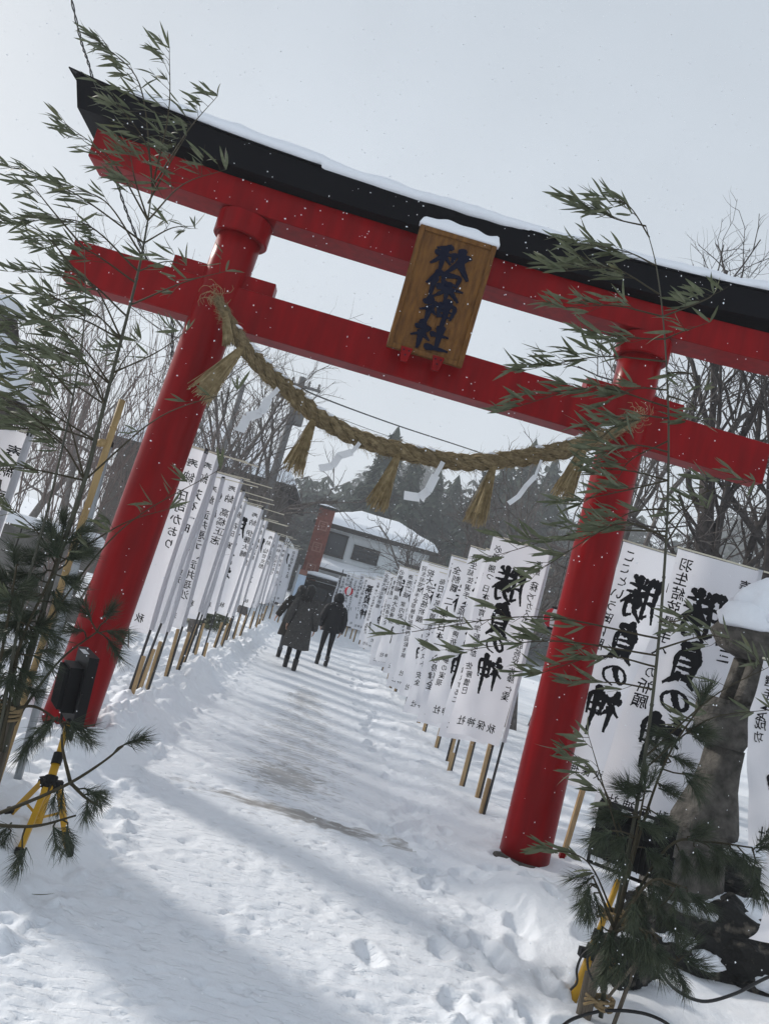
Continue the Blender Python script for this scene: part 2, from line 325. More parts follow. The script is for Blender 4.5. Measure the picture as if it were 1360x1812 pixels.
def snow_mats():
    for nm in ('bank_snow', 'path_snow'):
        m = bpy.data.materials.new(nm); m.use_nodes = True; t = m.node_tree; b = t.nodes['Principled BSDF']; L = t.links.new
        N = t.nodes.new
        b.inputs['Roughness'].default_value = 0.62 if nm == 'path_snow' else 0.75; b.inputs['Specular IOR Level'].default_value = 0.25
        co = N('ShaderNodeTexCoord').outputs['Object']
        base = N('ShaderNodeValToRGB'); n = N('ShaderNodeTexNoise'); n.inputs['Scale'].default_value = 1.3; n.inputs['Detail'].default_value = 6
        L(co, n.inputs['Vector']); L(n.outputs[0], base.inputs[0])
        if nm == 'path_snow':
            base.color_ramp.elements[0].color = (0.78, 0.81, 0.86, 1); base.color_ramp.elements[1].color = (0.86, 0.88, 0.915, 1)
        else:
            base.color_ramp.elements[0].color = (0.83, 0.86, 0.91, 1); base.color_ramp.elements[1].color = (0.88, 0.895, 0.925, 1)
        base.color_ramp.elements[0].position = 0.3; base.color_ramp.elements[1].position = 0.7
        col = base.outputs[0]
        if nm == 'path_snow':   # brown slush trodden up from the paving: stains with their own outlines
            def patch(cx, cy, sx, sy, rot, scale, stretch, lo, hi, c, strength):
                nonlocal col
                mp = N('ShaderNodeMapping'); mp.vector_type = 'TEXTURE'; mp.inputs['Location'].default_value = (cx, cy, 0); mp.inputs['Rotation'].default_value = (0, 0, rot); mp.inputs['Scale'].default_value = (sx, sy, 1)
                L(co, mp.inputs[0])
                sp = N('ShaderNodeVectorMath'); sp.operation = 'MULTIPLY'; sp.inputs[1].default_value = (1, 1, 0); L(mp.outputs[0], sp.inputs[0])
                ln = N('ShaderNodeVectorMath'); ln.operation = 'LENGTH'; L(sp.outputs[0], ln.inputs[0])
                fall = N('ShaderNodeMapRange'); fall.inputs['From Min'].default_value = 1.0; fall.inputs['From Max'].default_value = 0.15; L(ln.outputs['Value'], fall.inputs['Value'])
                ms = N('ShaderNodeMapping'); ms.inputs['Scale'].default_value = stretch; L(co, ms.inputs[0])
                nn = N('ShaderNodeTexNoise'); nn.inputs['Scale'].default_value = scale; nn.inputs['Detail'].default_value = 5; nn.inputs['Roughness'].default_value = 0.6; L(ms.outputs[0], nn.inputs['Vector'])
                a = N('ShaderNodeMath'); a.operation = 'MULTIPLY_ADD'; L(fall.outputs[0], a.inputs[0]); a.inputs[1].default_value = 0.45; L(nn.outputs[0], a.inputs[2])
                mr = N('ShaderNodeMapRange'); mr.interpolation_type = 'SMOOTHSTEP'; mr.inputs['From Min'].default_value = lo; mr.inputs['From Max'].default_value = hi; mr.inputs['To Max'].default_value = strength; L(a.outputs[0], mr.inputs['Value'])
                mxx = N('ShaderNodeMix'); mxx.data_type = 'RGBA'; mxx.inputs['B'].default_value = (*c, 1); L(mr.outputs[0], mxx.inputs['Factor']); L(col, mxx.inputs['A']); col = mxx.outputs['Result']
            br = (0.17, 0.145, 0.115)
            patch(0.35, 6.05, 1.6, 0.24, -0.06, 5, (1, 3.0, 1), 0.64, 0.95, br, 0.75)
            patch(0.1, 7.1, 0.85, 1.1, 0, 8, (1, 2.8, 1), 0.76, 0.95, br, 0.55)
            patch(0.15, 12.0, 0.7, 3.2, 0, 7, (1, 2.2, 1), 0.78, 0.98, br, 0.4)
            patch(0.2, 9.0, 1.6, 9.0, 0, 6, (1, 2.6, 1), 0.86, 1.05, (0.36, 0.34, 0.32), 0.5)
        L(col, b.inputs['Base Color'])
        h = N('ShaderNodeTexNoise'); h.inputs['Scale'].default_value = 14; h.inputs['Detail'].default_value = 8; h.inputs['Roughness'].default_value = 0.65; L(co, h.inputs['Vector'])
        bp = N('ShaderNodeBump'); bp.inputs['Strength'].default_value = 0.4; bp.inputs['Distance'].default_value = 0.03
        hh = h.outputs[0]
        if nm == 'path_snow':     # short scrapes left by soles
            ms = N('ShaderNodeMapping'); ms.inputs['Scale'].default_value = (9, 34, 1); ms.inputs['Rotation'].default_value = (0, 0, .12); L(co, ms.inputs[0])
            s1 = N('ShaderNodeTexNoise'); s1.inputs['Scale'].default_value = 1.0; s1.inputs['Detail'].default_value = 3; L(ms.outputs[0], s1.inputs['Vector'])
            q1 = N('ShaderNodeMapRange'); q1.inputs['From Min'].default_value = .56; q1.inputs['From Max'].default_value = .64; q1.inputs['To Min'].default_value = 0; q1.inputs['To Max'].default_value = -.9; L(s1.outputs[0], q1.inputs['Value'])
            ad = N('ShaderNodeMath'); ad.operation = 'ADD'; L(h.outputs[0], ad.inputs[0]); L(q1.outputs[0], ad.inputs[1]); hh = ad.outputs[0]
        L(hh, bp.inputs['Height']); L(bp.outputs[0], b.inputs['Normal'])
        M[nm] = m
snow_mats(); ground()

# ------------------------------------------------------------------ the torii
TY, TX = 6.42, 0.22
def sori(dx, a, p=2.6): return a*(np.abs(dx)/3.4)**p
def beam(mb, xs, sec, lift, zs=1.0):
    """loft a (y,z) section along x, each station lifted by lift(x); sec may depend on x"""
    rings = []
    for x in xs:
        s = np.array(sec(x) if callable(sec) else sec, float)
        rings.append(np.stack([np.full(len(s), x)+s[:, 2] if s.shape[1] > 2 else np.full(len(s), x), TY+s[:, 0], s[:, 1]+lift(x)], -1))
    return mb.loft(rings, True)
def torii():
    t = thing('torii_gate', 'tall vermilion torii gate with black top lintel over the snowy path', 'shrine gate', (0, 0, 0))
    for bx, tx, bz in ((-1.69, -1.53, -0.1), (2.145, 2.10, -0.1)):
        mb = MB(); k = 14
        prof = np.linspace(0, 1, k)
        ang = np.arange(40)*2*math.pi/40
        rings = []
        for f in prof:
            r = 0.206-0.020*f; z = bz+(4.44-bz)*f; cx = bx+(tx-bx)*f
            rings.append(np.stack([cx+r*np.cos(ang), TY+r*np.sin(ang), np.full(40, z)], -1))
        mb.loft(rings); mb.build('pillar', M['red'], t, smooth=True)
        mb = MB(); mb.lathe([(0.226, 4.352), (0.235, 4.362), (0.235, 4.53), (0.231, 4.542)], (tx, TY, 0), 40)
        mb.build('pillar_ring', M['red'], t, smooth=False)
        mb = MB(); mb.lathe([(0.265, -0.12), (0.265, 0.025), (0.24, 0.036)], (bx-.05, TY-.01, 0), 24); mb.build('foot_stone', M['stone'], t)
    mb = MB(); mb.box((TX+0.06, TY, 3.742), (6.16, 0.23, 0.36)); o = mb.build('tie_beam', M['red'], t)
    bev(o, 0.012)
    for px, sgn in ((-1.555, -1), (-1.555, 1), (2.11, -1), (2.11, 1)):   # the wedges driven through either side of each pillar
        mb = MB(); x0, x1 = px+sgn*0.10, px+sgn*0.44
        xa, xb = sorted((x0, x1))
        mb.box(((xa+xb)/2, TY, 3.9225+0.065), (xb-xa, 0.15, 0.13)); o = mb.build('wedge', M['red'], t); bev(o, 0.006)
    xs = np.linspace(TX-3.12, TX+3.12, 49)
    mb = MB(); beam(mb, xs, [(-0.165, 4.542), (0.165, 4.542), (0.165, 4.80), (-0.165, 4.80)], lambda x: float(sori(x-TX, 0.10)))
    bev(mb.build('lower_lintel', M['red'], t), 0.01)
    def sec(x):
        f = (x-TX)/3.36; s = math.copysign(max(0, abs(f)-0.86)/0.14, f)   # the ends rake outwards towards the top
        dz = -0.05*abs(s)
        return [(-0.285, 4.803+dz, -0.09*s), (0.285, 4.803+dz, -0.09*s), (0.305, 5.027, 0.0), (0, 5.087, 0.0), (-0.305, 5.027, 0.0)]
    xs = np.linspace(TX-3.36, TX+3.36, 57)
    mb = MB(); beam(mb, xs, sec, lambda x: float(sori(x-TX, 0.19)))
    mb.build('upper_lintel', M['black'], t)
    mb = MB()   # thin copper-dark roof sheet on the top lintel, proud of it
    def sec2(x): return [(-0.325, 5.028), (-0.325, 5.04), (0, 5.104), (0.325, 5.04), (0.325, 5.028), (0, 5.092)]
    beam(mb, np.linspace(TX-3.42, TX+3.42, 57), sec2, lambda x: float(sori(x-TX, 0.19)))
    mb.build('roof_sheet', M['black'], t)
    # snow lying along the top
    mb = MB(); rings = []
    for x in np.linspace(TX-2.92, TX+3.40, 260):
        z0 = 5.105+sori(x-TX, 0.19)
        th = 0.080+0.045*vnoise(np.array([[x*1.3, 2, 3]]), 4)[0]+0.03*vnoise(np.array([[x*4.5, 2, 3]]), 5)[0]+0.012*vnoise(np.array([[x*12, 2, 3]]), 6)[0]
        th *= smooth(TX-2.95, TX-2.4, x)
        over = 0.035*smooth(-1.02, -0.98, x)*(1-smooth(0.2, 1.4, x)) + 0.010*vnoise(np.array([[x*7, 5, 3]]), 7)[0]
        fy = -0.325-0.012-over*0.6
        a = np.linspace(0, math.pi, 11)
        ring = [(fy+0.02, 5.043-over)] + [(fy*math.cos(q)*(1 if q < 1.57 else 1), 5.06-0.5*over+(0.045*math.sin(q)**0.5+th*math.sin(q))) for q in a[1:-1]] + [(0.33, 5.043), (0, 5.107)]
        rings.append([(x, TY+yy, zz+sori(x-TX, 0.19)) for yy, zz in ring])
    mb.loft(rings)
    tag(mb.build('snow_ridge', M['snow'], smooth=True), 'long ridge of white snow lying along the black top lintel of the gate', 'snow', kind='stuff')
def bev(o, w, seg=2):
    m = o.modifiers.new('bevel', 'BEVEL'); m.width = w; m.segments = seg; m.limit_method = 'ANGLE'; m.angle_limit = rad(40)
    return o
torii()

# ------------------------------------------------------------------ brush writing
GL = {
'勝': [([(.10,.92),(.10,.45),(.01,.05)],.105),([(.09,.92),(.38,.93),(.37,.5),(.37,.10),(.26,.12)],.12),([(.12,.68),(.35,.68)],.075),([(.12,.46),(.35,.46)],.075),
      ([(.50,.97),(.57,.85)],.09),([(.90,.99),(.80,.86)],.09),([(.45,.80),(.97,.81)],.085),([(.41,.62),(1.0,.63)],.085),([(.71,1.0),(.67,.64),(.40,.36)],.115),([(.72,.62),(1.02,.38)],.12),
      ([(.50,.37),(.90,.38),(.86,.06),(.73,.07)],.10),([(.69,.48),(.62,.22),(.40,.0)],.11)],
'負': [([(.46,1.0),(.22,.70)],.13),([(.42,.90),(.76,.90),(.58,.70)],.12),([(.26,.68),(.27,.22)],.14),([(.26,.68),(.76,.69),(.76,.22)],.13),([(.3,.53),(.72,.53)],.08),([(.3,.38),(.72,.38)],.08),([(.28,.22),(.74,.22)],.09),([(.42,.2),(.17,.0)],.12),([(.58,.2),(.88,.0)],.13)],
'の': [([(.58,.80),(.44,.42),(.24,.18),(.08,.38),(.26,.76),(.62,.88),(.92,.62),(.84,.24),(.56,.04)],.12)],
'神': [([(.18,.99),(.30,.86)],.14),([(.05,.77),(.42,.78),(.26,.58),(.03,.40)],.11),([(.24,.60),(.24,-.05)],.13),([(.30,.50),(.45,.36)],.11),
      ([(.54,.80),(.55,.33)],.11),([(.53,.80),(.96,.82),(.94,.33)],.12),([(.57,.57),(.92,.57)],.08),([(.55,.35),(.93,.35)],.09),([(.75,1.04),(.75,.2),(.74,-.25)],.13)],
'秋': [([(.40,.97),(.08,.84)],.12),([(.02,.68),(.48,.69)],.11),([(.25,.88),(.24,.0)],.12),([(.24,.62),(.0,.26)],.11),([(.27,.60),(.46,.38)],.10),([(.55,.74),(.52,.50)],.12),([(.94,.78),(.82,.54)],.11),([(.72,.98),(.70,.5),(.42,.0)],.13),([(.72,.48),(1.02,.0)],.15)],
'保': [([(.26,.99),(.0,.52)],.13),([(.15,.74),(.15,.0)],.13),([(.40,.94),(.42,.62)],.11),([(.40,.93),(.86,.94),(.84,.62)],.12),([(.42,.63),(.84,.63)],.10),([(.32,.44),(1.0,.45)],.12),([(.63,.62),(.63,-.02)],.13),([(.61,.42),(.32,.08)],.12),([(.65,.42),(.98,.08)],.13)],
'社': [([(.18,.99),(.30,.86)],.13),([(.04,.77),(.42,.78),(.26,.58),(.02,.40)],.11),([(.24,.60),(.24,-.02)],.13),([(.30,.50),(.45,.36)],.11),([(.54,.60),(.94,.61)],.12),([(.74,.94),(.74,.10)],.14),([(.46,.08),(1.02,.08)],.14)],
}
def brush(ch, seed=0, fat=1.0, ragged=0.10):
    """a brush-written character in a unit box as vertices (x, y, tiny z) and quads"""
    r = np.random.default_rng(seed+ord(ch)); V, Fc, n = [], [], 0
    for si, (pts, wd) in enumerate(GL[ch]):
        p = np.array(pts)+r.normal(0, .008, (len(pts), 2)); p = cr(p, 9); k = len(p)
        t = np.gradient(p, axis=0); t /= np.linalg.norm(t, axis=1, keepdims=True)+1e-9; nn = np.stack([-t[:, 1], t[:, 0]], -1)
        s = np.linspace(0, 1, k)
        wv = wd*fat*(0.62+0.42*np.exp(-((s-.04)/.22)**2)-0.28*s**4)*(1+ragged*r.normal(0, 1, k))
        tilt = 0.35*wd*fat*np.array([0.5, -0.35])
        wl = wv*(1+ragged*r.normal(0, .8, k)); wr = wv*(1+ragged*r.normal(0, .8, k))
        a = p+nn*wl[:, None]/2; b = p-nn*wr[:, None]/2
        a0 = p[0]-t[0]*wd*.30*fat; b1 = p[-1]+t[-1]*wd*.35*fat
        a = np.vstack([a0+nn[0]*wd*.28*fat, a, b1+nn[-1]*wd*.12*fat]); b = np.vstack([a0-nn[0]*wd*.12*fat, b, b1-nn[-1]*wd*.2*fat])
        v = np.empty((2*len(a), 3)); v[0::2, :2] = a; v[1::2, :2] = b; v[:, 2] = si*1.0
        i = np.arange(len(a)-1)*2
        V.append(v); Fc.append(np.stack([i, i+1, i+3, i+2], -1)+n); n += len(v)
    return np.vstack(V), np.vstack(Fc)

# ------------------------------------------------------------------ the name plaque
def plaque():
    c_bot, c_top = np.array([0.248, 6.135, 3.735]), np.array([0.248, 5.93, 4.73])
    up = (c_top-c_bot); hgt = np.linalg.norm(up); up /= hgt; ux = np.array([1, 0, 0.0]); nrm = np.cross(ux, up)   # towards the viewer
    t = thing('shrine_plaque', 'gilded wooden name plaque with dark blue characters hung between the beams', 'plaque', tuple(c_bot))
    W2 = 0.325
    def P(u, v, d): return c_bot-np.array(c_bot) + ux*u + up*v + nrm*d
    def slab(mb, u0, u1, v0, v1, d0, d1):
        v = [P(a, b, d) for d in (d0, d1) for a, b in ((u0, v0), (u1, v0), (u1, v1), (u0, v1))]
        mb.add(v, [[3, 2, 1, 0], [4, 5, 6, 7], [0, 1, 5, 4], [1, 2, 6, 5], [2, 3, 7, 6], [3, 0, 4, 7]])
    mb = MB(); slab(mb, -W2, W2, 0, hgt, -0.07, 0.0); bev(mb.build('board', M['gold'], t), 0.01)
    fw = 0.045
    for u0, u1, v0, v1 in ((-W2+.004, -W2+fw, .004, hgt-.004), (W2-fw, W2-.004, .004, hgt-.004), (-W2+fw+.002, W2-fw-.002, .004, fw), (-W2+fw+.002, W2-fw-.002, hgt-fw, hgt-.004)):
        mb = MB(); slab(mb, u0, u1, v0, v1, 0.002, 0.016); bev(mb.build('frame_strip', M['gold'], t), 0.006)
    mb = MB()
    for i in range(7):
        for j in (0, 1):
            pass
    for k, (ch, sx, sy) in enumerate((('秋', .27, .19), ('保', .25, .185), ('神', .25, .17), ('社', .27, .18))):
        v, f = brush(ch, 3, 1.95, 0.05)
        uu = (v[:, 0]-.5)*sx*1.08; vv = 0.80-k*0.208*1.0+(v[:, 1]-.5)*sy*1.12
        top = np.array([P(a, b, 0.014+0.0004*c) for a, b, c in zip(uu, vv, v[:, 2])]); bot = np.array([P(a, b, 0.001) for a, b in zip(uu, vv)])
        n = len(v); e = np.concatenate([np.stack([f[:, 0], f[:, 3], f[:, 3]+n, f[:, 0]+n], -1), np.stack([f[:, 2], f[:, 1], f[:, 1]+n, f[:, 2]+n], -1)])
        ends = []
        mb = MB(); mb.add(np.vstack([top, bot]), f, e); mb.build('raised_character', M['ink'], t)
    for u in (-0.155, 0.115):
        mb = MB(); q = [P(u+a, b, d) for d in (-0.02, 0.045) for a, b in ((-.028, -.085), (.028, -.085), (.05, .035), (-.05, .035))]
        mb.add(q, [[3, 2, 1, 0], [4, 5, 6, 7], [0, 1, 5, 4], [1, 2, 6, 5], [2, 3, 7, 6], [3, 0, 4, 7]]); bev(mb.build('bracket', M['red'], t), 0.006)
        mb = MB()
        for a, b in ((-.022, .008), (.022, .008), (0, -.03)):
            mb.lathe([(.007, 0), (.007, .006)], (0, 0, 0), 8); v = mb.v[-1]; mb.v[-1] = np.array([P(u+a+q_[0], b+q_[1], 0.046+q_[2]) for q_ in v])
        mb.build('bolt', M['ink'], t)
    mb = MB(); rings = []
    for s in np.linspace(-1, 1, 36):
        th = 0.062+0.014*vnoise(np.array([[s*3, 1, 1]]), 12)[0]; th *= (1-max(0, abs(s)-.93)/.09)
        a = np.linspace(0, 2*math.pi, 14, endpoint=False)
        rings.append([c_bot+P(s*(W2+.012)+.002, hgt+0.004+max(0, math.sin(q))*th*1.3-max(0, -math.sin(q))*.012, -0.025+0.052*math.cos(q)) for q in a])
    mb.loft(rings); tag(mb.build('snow_strip', M['snow'], smooth=True), 'strip of snow on the top edge of the gilded plaque', 'snow', kind='stuff')
plaque()

# ------------------------------------------------------------------ the straw rope with tassels, and the paper streamers
ROPE_PX = [(384, 528), (398, 552), (416, 588), (440, 622), (470, 655), (515, 695), (556, 732), (605, 762), (655, 784), (705, 797), (760, 810), (812, 818), (862, 817), (915, 811), (965, 803), (1010, 793), (1055, 775), (1095, 758), (1128, 738)]
def rope():
    t = thing('straw_rope', 'thick twisted straw rope sagging between the two red pillars', 'sacred rope')
    path = cr([at(x, y, 6.08 + 0.0*k) for k, (x, y) in enumerate(ROPE_PX)], 14)
    d = np.concatenate([[0], np.cumsum(np.linalg.norm(np.diff(path, axis=0), axis=1))]); n = 420
    s = np.linspace(0, d[-1], n); c = np.stack([np.interp(s, d, path[:, i]) for i in range(3)], -1)
    tt = np.gradient(c, axis=0); tt /= np.linalg.norm(tt, axis=1, keepdims=True)
    a = np.cross(tt, [0, 1, 0]); a /= np.linalg.norm(a, axis=1, keepdims=True); b = np.cross(tt, a)
    f = s/d[-1]; size = 0.55+0.45*np.minimum(smooth(0, .16, f), smooth(0, .12, 1-f))
    rr = np.random.default_rng(3)
    for k in range(3):
        ph = s/0.34*2*math.pi + k*2*math.pi/3
        p = c + (a*np.cos(ph)[:, None]+b*np.sin(ph)[:, None])*(0.034*size)[:, None]
        rk = 0.0375*size*(1+0.12*vnoise(np.stack([s*5, s*0+k, s*0], -1), 2))
        mb = MB(); mb.tube(p, rk*.90, 8)
        tp = np.gradient(p, axis=0); tp /= np.linalg.norm(tp, axis=1, keepdims=True); ap = np.cross(tp, [0, 1, 0.01]); ap /= np.linalg.norm(ap, axis=1, keepdims=True); bp = np.cross(tp, ap)
        for j in range(17):     # the straws laid along each strand
            th = j*2*math.pi/17 + rr.normal(0, .12) - s*rr.uniform(5, 9); rj = rk*(.93+.13*vnoise(np.stack([s*9, s*0+j, s*0+k], -1), 4))
            mb.tube(p+(ap*np.cos(th)[:, None]+bp*np.sin(th)[:, None])*rj[:, None], .0062*size*rr.uniform(.7, 1.25), 3, cap=False)
        mb.build('strand', M['straw'], t, smooth=True)
    mb = MB()      # stray straws standing off the rope
    for i in range(2600):
        j = rr.integers(2, n-2); th = rr.uniform(0, 6.28); r0 = 0.062*size[j]
        o = a[j]*math.cos(th)+b[j]*math.sin(th); dirv = tt[j]*rr.choice([-1, 1])*rr.uniform(.6, 1.4)+o*rr.uniform(.1, .9)+np.array([-.3, 0, -.05])
        dirv /= np.linalg.norm(dirv); L_ = rr.uniform(.025, .085); p0 = c[j]+o*r0
        mb.tube([p0, p0+dirv*L_*.5, p0+dirv*L_+np.array([0, 0, -.008])], [.0017, .0013, .0006], 3, cap=False)
    for e, sg in ((0, 1), (n-1, -1)):   # frayed ends tied round the pillars
        for i in range(34):
            p0 = c[e]+rr.normal(0, .03, 3); ang = rr.uniform(0, 6.28); rad_ = rr.uniform(.03, .065)
            q = [p0+np.array([rad_*math.cos(ang+u)-rad_*math.cos(ang), rr.normal(0, .012), rad_*math.sin(ang+u)-rad_*math.sin(ang)]) for u in np.linspace(0, rr.uniform(1, 3.5), 7)]
            mb.tube(q, .0022, 3, cap=False)
    o = mb.build('straw_fibres', M['straw2'], t); o['kind'] = 'stuff'
    for (x0, y0, x1, y1, wd) in ((432, 612, 350, 700, .105), (557, 738, 516, 834, .085), (706, 800, 664, 900, .085), (873, 826, 838, 926, .085), (1036, 786, 992, 882, .085), (400, 556, 404, 610, .035)):
        p0 = at(x0, y0, 6.05); p1 = at(x1, y1, 6.02); ax = (p1-p0); L_ = np.linalg.norm(ax); ax /= L_
        e1 = np.cross(ax, [0, 1, 0]); e1 /= np.linalg.norm(e1); e2 = np.cross(ax, e1); mb = MB()
        for i in range(150):
            r_ = math.sqrt(rr.random()); th = rr.uniform(0, 6.28); off = e1*math.cos(th)+e2*math.sin(th)
            LL = L_*rr.uniform(.86, 1.04); cv = rr.normal(0, .008, 3)
            q = [p0+off*r_*.018-ax*.02, p0+off*r_*(.020+wd*.30)+ax*LL*.45+cv, p0+off*r_*(.02+wd*.95)+ax*LL]
            mb.tube(q, [.0036, .0036, .0026], 3, cap=False)
        blob(mb, p0+ax*L_*.55, (.001, .001, .001), 1)
        for u in (.04, .065):
            g = np.linspace(0, 2*math.pi, 12); mb.tube(p0+ax*u+(e1*np.cos(g)[:, None]+e2*np.sin(g)[:, None])*.024, .006, 4)
        # solid heart of the bundle so that nothing shows through the middle
        g = np.arange(10)*2*math.pi/10; rings = [p0+ax*L_*u+(e1*np.cos(g)[:, None]+e2*np.sin(g)[:, None])*(.014+wd*.62*u) for u in np.linspace(0, .84, 6)]
        mb.loft(rings); mb.build('tassel', M['straw2'], t)
    # snow caught on top of the rope
    mb = MB()
    for i in range(40):
        j = rr.choice([rr.integers(20, 150), rr.integers(n-70, n-20), rr.integers(200, 380)]); blob(mb, c[j]+np.array([0, -.01, .062*size[j]]), (.03+.03*rr.random(), .035, .016), 2, .2, 2, i)
    tag(mb.build('snow_crumbs', M['snow'], smooth=True), 'crumbs of snow caught on the twisted straw rope', 'snow', kind='stuff')
rope()

def shide(label, pts, wd):
    """a zigzag paper streamer: pts are the fold points down its length"""
    root = at(*pts[0], 6.03)
    t = thing('paper_streamer', label, 'paper streamer', tuple(root), 0, 'zigzag paper streamers on the straw rope')
    P = [at(x, y, 6.03+0.02*((k % 2)*2-1)) - root for k, (x, y) in enumerate(pts)]
    for k in range(len(P)-1):
        a, b = P[k], P[k+1]; ax = b-a; L_ = np.linalg.norm(ax); ax /= L_
        s = np.cross(ax, [0.15, 1, 0]); s /= np.linalg.norm(s); nrm = np.cross(s, ax); h = wd/2*(0.55 if k == 0 else 1)
        mb = MB(); rows = []
        for u in np.linspace(-.04, 1.04, 6):
            c = a+ax*L_*u+nrm*(.008*math.sin(u*3.1)+k*.002); rows.append([c-s*h, c+s*h])
        mb.grid(np.array(rows)); o = mb.build('paper_fold', M['paper'], t)
        m = o.modifiers.new('thickness', 'SOLIDIFY'); m.thickness = .0008
SHIDE = [('zigzag paper streamer on the rope near the left pillar, between two tassels', [(492, 688), (474, 706), (462, 730), (437, 737), (424, 762)], .075),
         ('faint paper streamer blown sideways before the bare branches, second along the rope from the left', [(636, 784), (622, 800), (600, 806), (588, 824), (566, 828)], .06),
         ('bright white paper streamer curling left before the dark conifer hill', [(783, 818), (770, 842), (757, 868), (742, 880), (716, 876)], .07),
         ('narrow twisted paper streamer nearest the right pillar', [(957, 815), (946, 843), (930, 860), (917, 878), (900, 890)], .04)]
for a in SHIDE: shide(*a)

# ------------------------------------------------------------------ banners
GLY = {}
def glyphs(chars):
    obs = []
    for ch in sorted(set(chars)):
        c = bpy.data.curves.new('glyph', 'FONT'); c.body = ch; c.size = 1.0; c.resolution_u = 2; c.offset = 0.010
        o = bpy.data.objects.new('glyph', c); COL.objects.link(o); obs.append((ch, o, c))
    bpy.context.view_layer.update(); dg = bpy.context.evaluated_depsgraph_get()
    for ch, o, c in obs:
        me = bpy.data.meshes.new_from_object(o.evaluated_get(dg))
        v = np.array([q.co[:] for q in me.vertices]).reshape(-1, 3)
        me.calc_loop_triangles(); f = np.array([t.vertices[:] for t in me.loop_triangles], int).reshape(-1, 3)
        if ord(ch) < 0x250 and len(v): v[:, 0] += 0.5-(v[:, 0].max()+v[:, 0].min())/2
        GLY[ch] = (v[:, :2]-np.array([0.5, 0.36]) if len(v) else np.zeros((0, 2)), f)
        bpy.data.meshes.remove(me); bpy.data.objects.remove(o); bpy.data.curves.remove(c)

